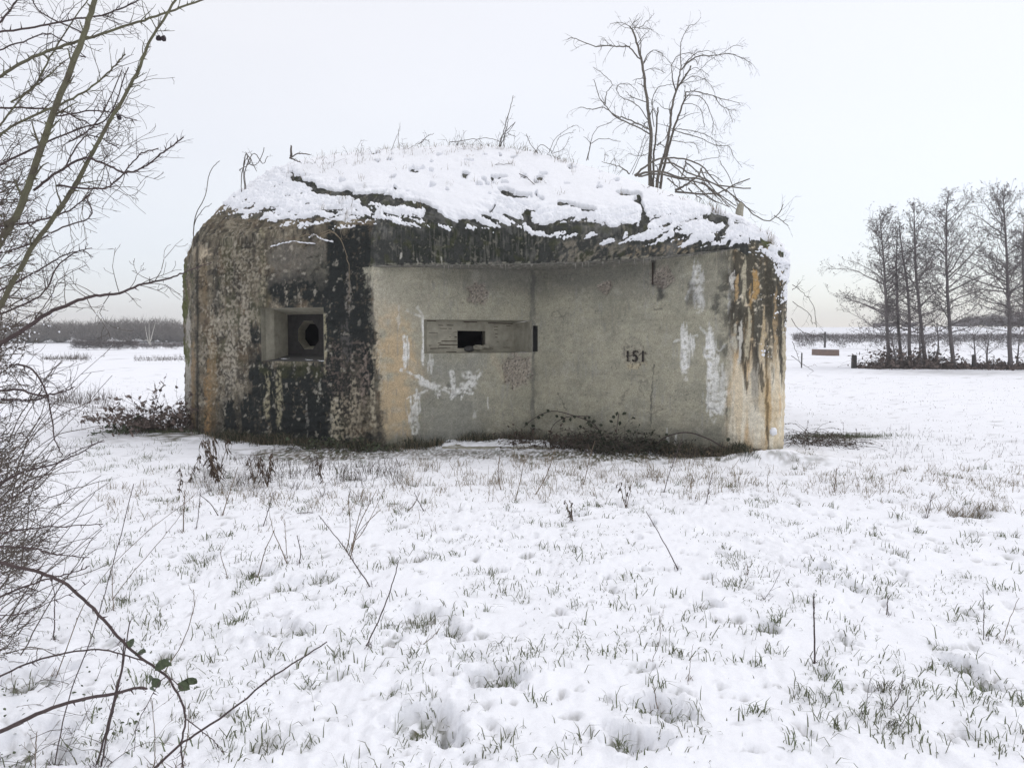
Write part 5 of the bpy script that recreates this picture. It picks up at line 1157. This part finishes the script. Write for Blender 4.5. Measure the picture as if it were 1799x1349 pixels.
# brambles low on the left
bram = thing('bramble', 'arching purple bramble cane with green leaves in the lower left corner', 'bramble', loc=gnd(150, 1300)); o2 = np.array(bram.location)
def G2(px, py): return (px, py)
for (pts, w0, w1, Y, th_) in [([(-30, 975), (0, 988), (60, 1003), (110, 1022), (160, 1065), (205, 1115), (240, 1150), (290, 1185), (315, 1225), (326, 1260), (318, 1310), (322, 1349)], 7, 3, 2.35, 26),
      ([(326, 1262), (350, 1280), (375, 1300), (392, 1322)], 2.2, 1.5, 2.3, 6), ([(322, 1210), (290, 1190), (262, 1230), (240, 1280), (235, 1320)], 1.8, 1.2, 2.3, 4)]:
    mb = MB(o2); traced(mb, pts, w0, w1, Y, .06, 6, n=5*len(pts), tw=5, twl=.05, thorn=th_, jit=.001, bend=(0, 0, -.3)); mb.build('cane', M_bark_purple, bram, smooth=True)
for (x, y, dx, dy, s_) in [(222, 1128, 22, 3, .030), (238, 1150, 14, -8, .034), (272, 1178, 16, -14, .032), (282, 1160, 16, 8, .026), (262, 1195, 6, -14, .028), (268, 1205, 8, 22, .034), (318, 1210, 10, -12, .028), (312, 1200, 20, 10, .030), (345, 1205, 4, 12, .024), (268, 1190, 10, 14, .030), (330, 1190, 14, 10, .026)]:
    mb = MB(o2); c = at(x, y, 2.32); d = at(x+dx, y+dy, 2.32+rng.normal(0, .03))-c; mb.leaf(c, d, unit(np.array([rng.normal(0, .4), -1, rng.uniform(.1, .6)])), s_*1.5, s_*1.0); mb.build('leaf', M_leaf, bram)
b2 = thing('thorny_cane', 'stout thorny cane entering low from the left edge, pointing right', 'cane', loc=at(0, 1285, 2.1)); mb = MB(b2.location)
traced(mb, [(-40, 1300), (0, 1285), (60, 1256), (130, 1231), (200, 1218), (235, 1209), (258, 1209)], 9, 4.5, 2.1, .04, 6, n=30, tw=3, twl=.04, thorn=9, jit=.0008); mb.build('cane', M_bark_purple, b2, smooth=True)
b3 = thing('thorny_cane', 'thin thorny cane arching above the stout one at the lower left', 'cane', loc=at(0, 1190, 2.3)); mb = MB(b3.location)
traced(mb, [(-40, 1200), (0, 1188), (50, 1165), (110, 1148), (170, 1140), (210, 1147), (265, 1165)], 4, 2.5, 2.3, .05, 5, n=26, tw=4, twl=.06, thorn=16, jit=.001); mb.build('cane', M_bark_purple, b3, smooth=True)
b4 = thing('thorny_cane', 'long smooth stem slanting up from the bottom edge left of centre', 'cane', loc=at(270, 1349, 2.35)); mb = MB(b4.location)
traced(mb, [(262, 1360), (310, 1312), (350, 1285), (410, 1243), (470, 1195), (530, 1155), (574, 1127)], 5, 2.2, 2.5, .1, 6, n=24, jit=.0012); mb.build('cane', M_bark_purple, b4, smooth=True)
b5 = thing('twig_litter', 'low dark twigs and leaves among snow in the bottom left corner', 'twigs', loc=gnd(60, 1330)); mb = MB(b5.location)
for i in range(46):
    x = rng.uniform(-20, 200); y = rng.uniform(1180, 1345); c = gnd(x, min(y+20, 1349)); c[2] = gz(c[0], c[1])
    grow(mb, c, np.array([rng.normal(0, .8), rng.normal(0, .5), rng.uniform(.1, .7)]), rng.uniform(.08, .28), .0016, 1, .2, (0, 0, -.2), 3, (.4, 1.1), 3, .5, rmin=.0008)
mb.build('twigs', M_twig, b5)
mb = MB(b5.location)
for i in range(90):
    x = rng.normal(30, 40) if i % 2 else rng.uniform(120, 260); y = rng.uniform(1190, 1340); c = gnd(x, y); c[2] = gz(c[0], c[1])+rng.uniform(.0, .05)
    mb.leaf(c, rng.normal(size=3)*np.array([1, 1, .4]), unit(rng.normal(size=3)*.4+np.array([0, 0, 1.])), rng.uniform(.01, .022), rng.uniform(.008, .014))
mb.build('leaves', M_leaf, b5, kind='stuff')

# ------------------------------------------------------------------ dead stems and weeds in the snow
def stem(base, mids, label, w=1.8, name='dead_weed', tw=0, m_=None, group=None, twl=.08, k=4, lean=0):
    b0 = gnd(*base); Y = b0[1]; c = b0.copy(); c[2] = gz(c[0], c[1])-.01; mb = MB(c)
    P3 = [c]+[at(x, y, Y+lean*(i+1)/len(mids)) for i, (x, y) in enumerate(mids)]
    n = 5*len(P3); C3 = curve(P3, n)+rng.normal(size=(n, 3))*.0012; R = np.linspace(w, w*.55, n)/2/F*Y; mb.tube(C3, R, k)
    for _ in range(tw):
        i = rng.integers(n//3, n-1); grow(mb, C3[i], deflect(unit(C3[i+1]-C3[i]), rng.uniform(.3, .9)), twl*rng.uniform(.5, 1.3), R[i]*.6, 1, .15, (0, 0, 0), 2, (.4, .9), 3, .5, rmin=.0007)
    for _ in range(9):
        p_ = c+np.array([rng.normal(0, .02), rng.normal(0, .02), 0]); l_ = rng.uniform(.02, .06); d_ = unit(np.array([rng.normal(0, .6), rng.normal(0, .6), 1.])); mb.tube(np.array([p_, p_+d_*l_]), np.array([.0018, .0006]), 3, cap=False)
    o = mb.build(name, m_ or M_dry, None, label=label, cat='weed', group=group); o.location = c; return o
GS = 'dead stems standing in the foreground snow'
stem((1431, 1168), [(1431, 1110), (1429, 1060), (1430, 1042)], 'straight dark dead stem standing in the right foreground', 4.2, tw=1, m_=M_bark_purple)
stem((1558, 1078), [(1559, 1060), (1560, 1045)], 'short upright dark stalk right of the straight stem', 3, m_=M_bark_purple)
stem((1192, 1000), [(1165, 950), (1135, 898)], 'long leaning dark stem in the middle of the snow', 2.2, m_=M_bark_purple)
stem((643, 1140), [(665, 1090), (688, 1030), (700, 985)], 'curved dark stem just left of the centre foreground', 2.8, m_=M_bark_purple, tw=1)
stem((652, 1030), [(620, 985), (600, 955), (560, 905)], 'dark stem leaning left above the curved one', 2.2, m_=M_bark_purple, tw=1)
stem((1312, 1012), [(1314, 1005), (1312, 990)], 'tiny upright stalk in the snow right of the leaning stem', 2.6)
stem((1156, 1225), [(1150, 1215), (1146, 1205)], 'very small stalk in the hollow at the bottom right of centre', 2)
c0 = gnd(615, 985); sc_ = thing('dead_weed', 'dead weed of thin stalks fanning up from one clump left of centre', 'weed', GS, c0)
for (b, m) in [((615, 990), [(625, 930), (640, 870)]), ((612, 985), [(632, 920), (662, 860)]), ((620, 960), [(640, 930), (680, 850)]), ((608, 980), [(615, 930), (612, 870)]), ((618, 975), [(630, 935), (668, 895)])]:
    b0 = gnd(*b); b0[2] = gz(b0[0], b0[1])-.01; C3 = curve([b0]+[at(x, y, c0[1]) for x, y in m], 12); mb = MB(c0); mb.tube(C3, np.linspace(.0038, .002, 12), 4)
    for _ in range(3): i = rng.integers(4, 11); grow(mb, C3[i], deflect(unit(C3[i+1 if i < 11 else 11]-C3[i-1]), .5), .07, .0015, 0)
    mb.build('stalk', M_dry, sc_)
for (b, m, l) in [((452, 1020), [(465, 970), (482, 930)], 'dark stalk leaning right above the trampled hollow on the left'), ((505, 1000), [(492, 960), (480, 932)], 'stalk meeting the leaning one in a point on the left'), ((505, 985), [(502, 950), (500, 912)], 'upright stalk beside the pointed pair on the left'), ((525, 1000), [(528, 970), (522, 940)], 'thin pale stalk right of the pointed pair'),
                  ((460, 930), [(470, 900), (480, 865)], 'slanting stalk below the dock plants'), ((322, 935), [(323, 900), (325, 860)], 'thin upright stem among the left weeds'), ((345, 930), [(350, 890), (352, 860)], 'thin upright stem right of its twin among the left weeds'), ((385, 905), [(370, 885), (350, 868)], 'short dark stick lying over the snow on the left'),
                  ((390, 910), [(402, 870), (418, 820)], 'tall slanting stem in front of the dock plants'), ((560, 905), [(535, 900), (505, 905)], 'bent stem arching low over the snow near the fan of stalks'), ((1145, 1168), [(1160, 1120), (1158, 1085)], 'fine blade like stem right of centre'), ((1625, 905), [(1632, 885), (1640, 868)], 'pair of short stalks, right middle'),
                  ((1628, 905), [(1634, 890), (1636, 870)], 'second of two short stalks, right middle'), ((1762, 1120), [(1775, 1085), (1790, 1050)], 'thin grass stem by the right edge'), ((1728, 1118), [(1728, 1080), (1727, 1035)], 'straight thin stem near the right edge'), ((1340, 1055), [(1358, 1030), (1372, 1000)], 'slanting thin stem right of centre'),
                  ((1520, 1255), [(1525, 1215), (1530, 1190)], 'thin grass stalk in the lower right'), ((1560, 1245), [(1580, 1220), (1585, 1190)], 'leaning grass stalk in the lower right'), ((1580, 1275), [(1600, 1245), (1615, 1220)], 'slender pale stalk in the lower right'), ((1208, 1200), [(1213, 1160), (1218, 1130)], 'fine stalk in the lower centre'),
                  ((740, 1130), [(760, 1118), (772, 1105)], 'short dark twig stuck in the trampled snow'), ((1240, 890), [(1245, 860), (1252, 830)], 'thin stem below the recess'), ((905, 880), [(915, 840), (922, 800)], 'slanting stem below the ledge'), ((880, 860), [(875, 830), (878, 800)], 'upright dry stem under the recess'), ((940, 870), [(960, 835), (975, 790)], 'long dry stem slanting before the recess'),
                  ((1025, 850), [(1035, 810), (1045, 775)], 'thin dry stem in front of the dark foot growth'), ((1165, 860), [(1180, 820), (1198, 770)], 'leaning stem before the right recess wall'), ((745, 905), [(735, 880), (728, 865)], 'small bent stem by the fan of stalks'), ((715, 905), [(728, 885), (738, 865)], 'small leaning stem by the fan of stalks'), ((1465, 862), [(1468, 840), (1470, 822)], 'short stem right of the bunker corner'), ((1350, 865), [(1348, 845), (1352, 825)], 'short stem below the right bunker corner')]:
    stem(b, m, l, rng.uniform(1.3, 2.2), tw=int(rng.integers(1, 5)), group=GS, m_=[M_dry, M_bark_purple][int(rng.integers(0, 2))])
for (b, m, l) in [((320, 1349), [(370, 1260), (395, 1180), (420, 1090), (442, 1060)], 'x'),]: pass
L2 = [((170, 1345), [(195, 1250), (215, 1165), (218, 1120)], 'tall dead stem rising at the lower left beside the bramble', 4), ((178, 1349), [(190, 1280), (210, 1200), (229, 1090)], 'second tall dead stem crossing the bramble', 3.5), ((95, 1345), [(120, 1230), (160, 1120), (190, 1020), (236, 850)], 'very tall thin stem leaning right on the left side', 2.2),
      ((100, 1195), [(150, 1060), (230, 960), (340, 870)], 'long pale stalk slanting right across the left snow', 1.8), ((195, 1060), [(230, 1010), (290, 940), (320, 900)], 'pale stalk parallel to the longer one', 1.8), ((200, 1080), [(197, 1020), (198, 980)], 'upright thin stem behind the bramble arch', 1.6), ((270, 1349), [(272, 1300), (268, 1230)], 'upright stem below the bramble leaves', 2), ((285, 1180), [(320, 1130), (340, 1070), (340, 1035)], 'curved thin stem rising from the bramble leaves', 1.8),
      ((95, 1130), [(96, 1080), (95, 1040), (88, 1015)], 'straight stem left of the bramble arch', 2.2), ((318, 1349), [(330, 1290), (332, 1240)], 'hanging stem end at the bottom left', 2), ((60, 1349), [(63, 1310), (64, 1285)], 'short stem with a dark seed head in the bottom left corner', 2), ((395, 1020), [(398, 1010), (388, 975), (392, 960)], 'short stem at the trampled patch', 1.5)]
for (b, m, l, w_) in L2: stem(b, m, l, w_, tw=3, m_=M_bark_purple if w_ > 2.1 else M_dry)
# dock plants with hanging brown leaves
def dock(px, py, h, n, label, w=.10, heads=3):
    h *= 1.15; n = int(n*2.4)
    c = gnd(px, py); c[2] = gz(c[0], c[1]); t_ = thing('dock_plant', label, 'weed', 'withered dock plants', loc=c); mb = MB(c); tips = []
    for k in range(heads):
        d = unit(np.array([rng.normal(0, .28), rng.normal(0, .2), 1])); PP = np.array([c+d*h*t+np.array([0, 0, 0])+rng.normal(size=3)*.004 for t in np.linspace(0, 1, 6)]); mb.tube(PP, np.linspace(.005, .0025, 6), 4); tips.append(PP)
    mb.build('stalk', M_dry, t_); mb = MB(c)
    for k in range(n):
        PP = tips[k % heads]; i = rng.integers(1, 6); p = PP[i]+rng.normal(size=3)*.01; d = np.array([rng.normal(0, .35), rng.normal(0, .3), -rng.uniform(.6, 1.1)])
        mb.leaf(p, d, rng.normal(size=3), rng.uniform(.03, .08)*h/.3, rng.uniform(.009, .02), .5, .4)
    mb.build('leaves', M_deadleaf, t_, kind='stuff')
dock(316, 862, .22, 9, 'small withered dock plant furthest left before the bunker', heads=1); dock(330, 845, .28, 10, 'withered dock plant second from the left', heads=1)
dock(385, 850, .42, 34, 'tall withered dock cluster below the gun port corner', heads=5); dock(375, 838, .38, 18, 'withered dock leaning on the tall cluster', heads=3)
dock(470, 858, .30, 26, 'broad withered dock clump with drooping brown leaves', heads=5); dock(448, 850, .24, 14, 'withered dock just left of the broad clump', heads=3)
dock(568, 850, .24, 9, 'single withered dock below the dark wall', heads=1); dock(1006, 915, .17, 12, 'lone curled brown dock in the middle of the snow', heads=2)
dock(1100, 885, .26, 8, 'thin withered dock right of the lone curled one', heads=3)
# bushes by the bunker
thicket(235, 322, 748, 12.5, .66, 120, 'dark bush of withered leaves against the left corner of the bunker', name='withered_bush', m1=M_undl, lsz=.024, wz=.22, drp=-.10, nl=12)
thicket(198, 245, 756, 12.2, .30, 26, 'low green brown bramble left of the withered bush', name='bramble_clump', m1=M_leaf, lsz=.022, wz=.15)
thicket(900, 1060, 795, 10.95, .42, 190, 'tangled dead weeds and bramble at the foot of the recess corner', name='bramble_clump', m1=M_deadleaf, lsz=.014, wz=.13, nl=6)
thicket(1185, 1300, 800, 10.15, .28, 80, 'tangle of dry stems at the foot of the recess near the pale corner', name='bramble_clump', m1=M_drygrass, lsz=.010, wz=.08, nl=3)
thicket(1395, 1490, 785, 11.2, .45, 110, 'straggly bramble against the right corner of the bunker', name='bramble_clump', m1=M_deadleaf, lsz=.008, wz=.2)
thicket(640, 690, 800, 10.6, .24, 30, 'small leafy bramble at the foot of the recess edge', name='bramble_clump', m1=M_leaf, lsz=.016, wz=.08)
thicket(515, 640, 800, 10.75, .26, 60, 'green bramble growth at the foot of the dark wall', name='bramble_clump', m1=M_leaf, lsz=.014, wz=.08)
thicket(1030, 1190, 800, 10.55, .46, 300, 'dark bramble growth at the foot of the right recess wall', name='bramble_clump', m1=M_ivy, lsz=.016, wz=.13, nl=6)
# bramble climbing over the recess wall foot, its larger leaves built singly
cl = thing('climbing_bramble', 'dark leafed bramble arching against the foot of the recess wall', 'bramble', loc=on_wall(1000, 790)); oc_ = np.array(cl.location); mb = MB(oc_)
CL = [([(905, 790), (930, 745), (970, 722), (1010, 728), (1050, 745), (1065, 775)], 1.6), ([(970, 790), (975, 750), (1000, 732), (1040, 730)], 1.6), ([(1085, 790), (1088, 755), (1092, 725)], 1.5), ([(1150, 790), (1170, 768), (1210, 758), (1250, 770), (1280, 785), (1340, 788)], 2)]
lp = []
for pts, w_ in CL:
    P3 = curve([on_wall(x, y)+wallN*.10 for x, y in pts], 22); mb.tube(P3, w_/2/F*10.8, 4); lp.append(P3)
mb.build('cane', M_bark_purple, cl)
for (x, y) in [(972, 721), (980, 728), (990, 730), (1000, 738), (1008, 732), (1018, 731), (1030, 735), (1042, 730), (1038, 742), (1052, 738), (1056, 746), (960, 728), (948, 733), (930, 740), (920, 735), (910, 745), (1090, 722), (1097, 728), (1086, 730), (1083, 740), (1095, 738), (1062, 755), (1070, 765), (1045, 750), (1025, 745), (940, 745), (1280, 768)]:
    lf = MB(oc_); c = on_wall(x, y)+wallN*rng.uniform(.08, .13); lf.leaf(c, np.array([rng.normal(0, 1), 0, rng.normal(-.2, .8)]), unit(wallN+rng.normal(size=3)*.35), rng.uniform(.05, .08), rng.uniform(.04, .06)); lf.build('leaf', M_ivy, cl)
tx = thing('fallen_branch', 'thin dark branch lying on the snow at the right foot of the bunker', 'branch', loc=gnd(1380, 800)); mb = MB(tx.location)
traced(mb, [(1338, 792), (1360, 798), (1385, 803), (1416, 806)], 3, 1.5, 9.9, .05, 5, tw=4, twl=.12); traced(mb, [(1350, 790), (1375, 812), (1400, 820)], 2, 1.2, 9.9, .05, 5, tw=4, twl=.12); mb.build('branch', M_twig, tx)
hb = MB((0, 0, 0)); hb.box((-440, -46, -2.5), (440, 440, 14)); hz_ = hb.build('haze', None, None, label='thin winter haze over the fields', kind='stuff')
mh = bpy.data.materials.new('haze'); mh.use_nodes = True; th_ = mh.node_tree; th_.nodes.clear(); oh = th_.nodes.new('ShaderNodeOutputMaterial'); pv = th_.nodes.new('ShaderNodeVolumePrincipled')
pv.inputs['Density'].default_value = .0014; pv.inputs['Color'].default_value = (.90, .92, .97, 1); th_.links.new(pv.outputs[0], oh.inputs['Volume']); hz_.data.materials.append(mh)
print('done', len(bpy.data.objects))
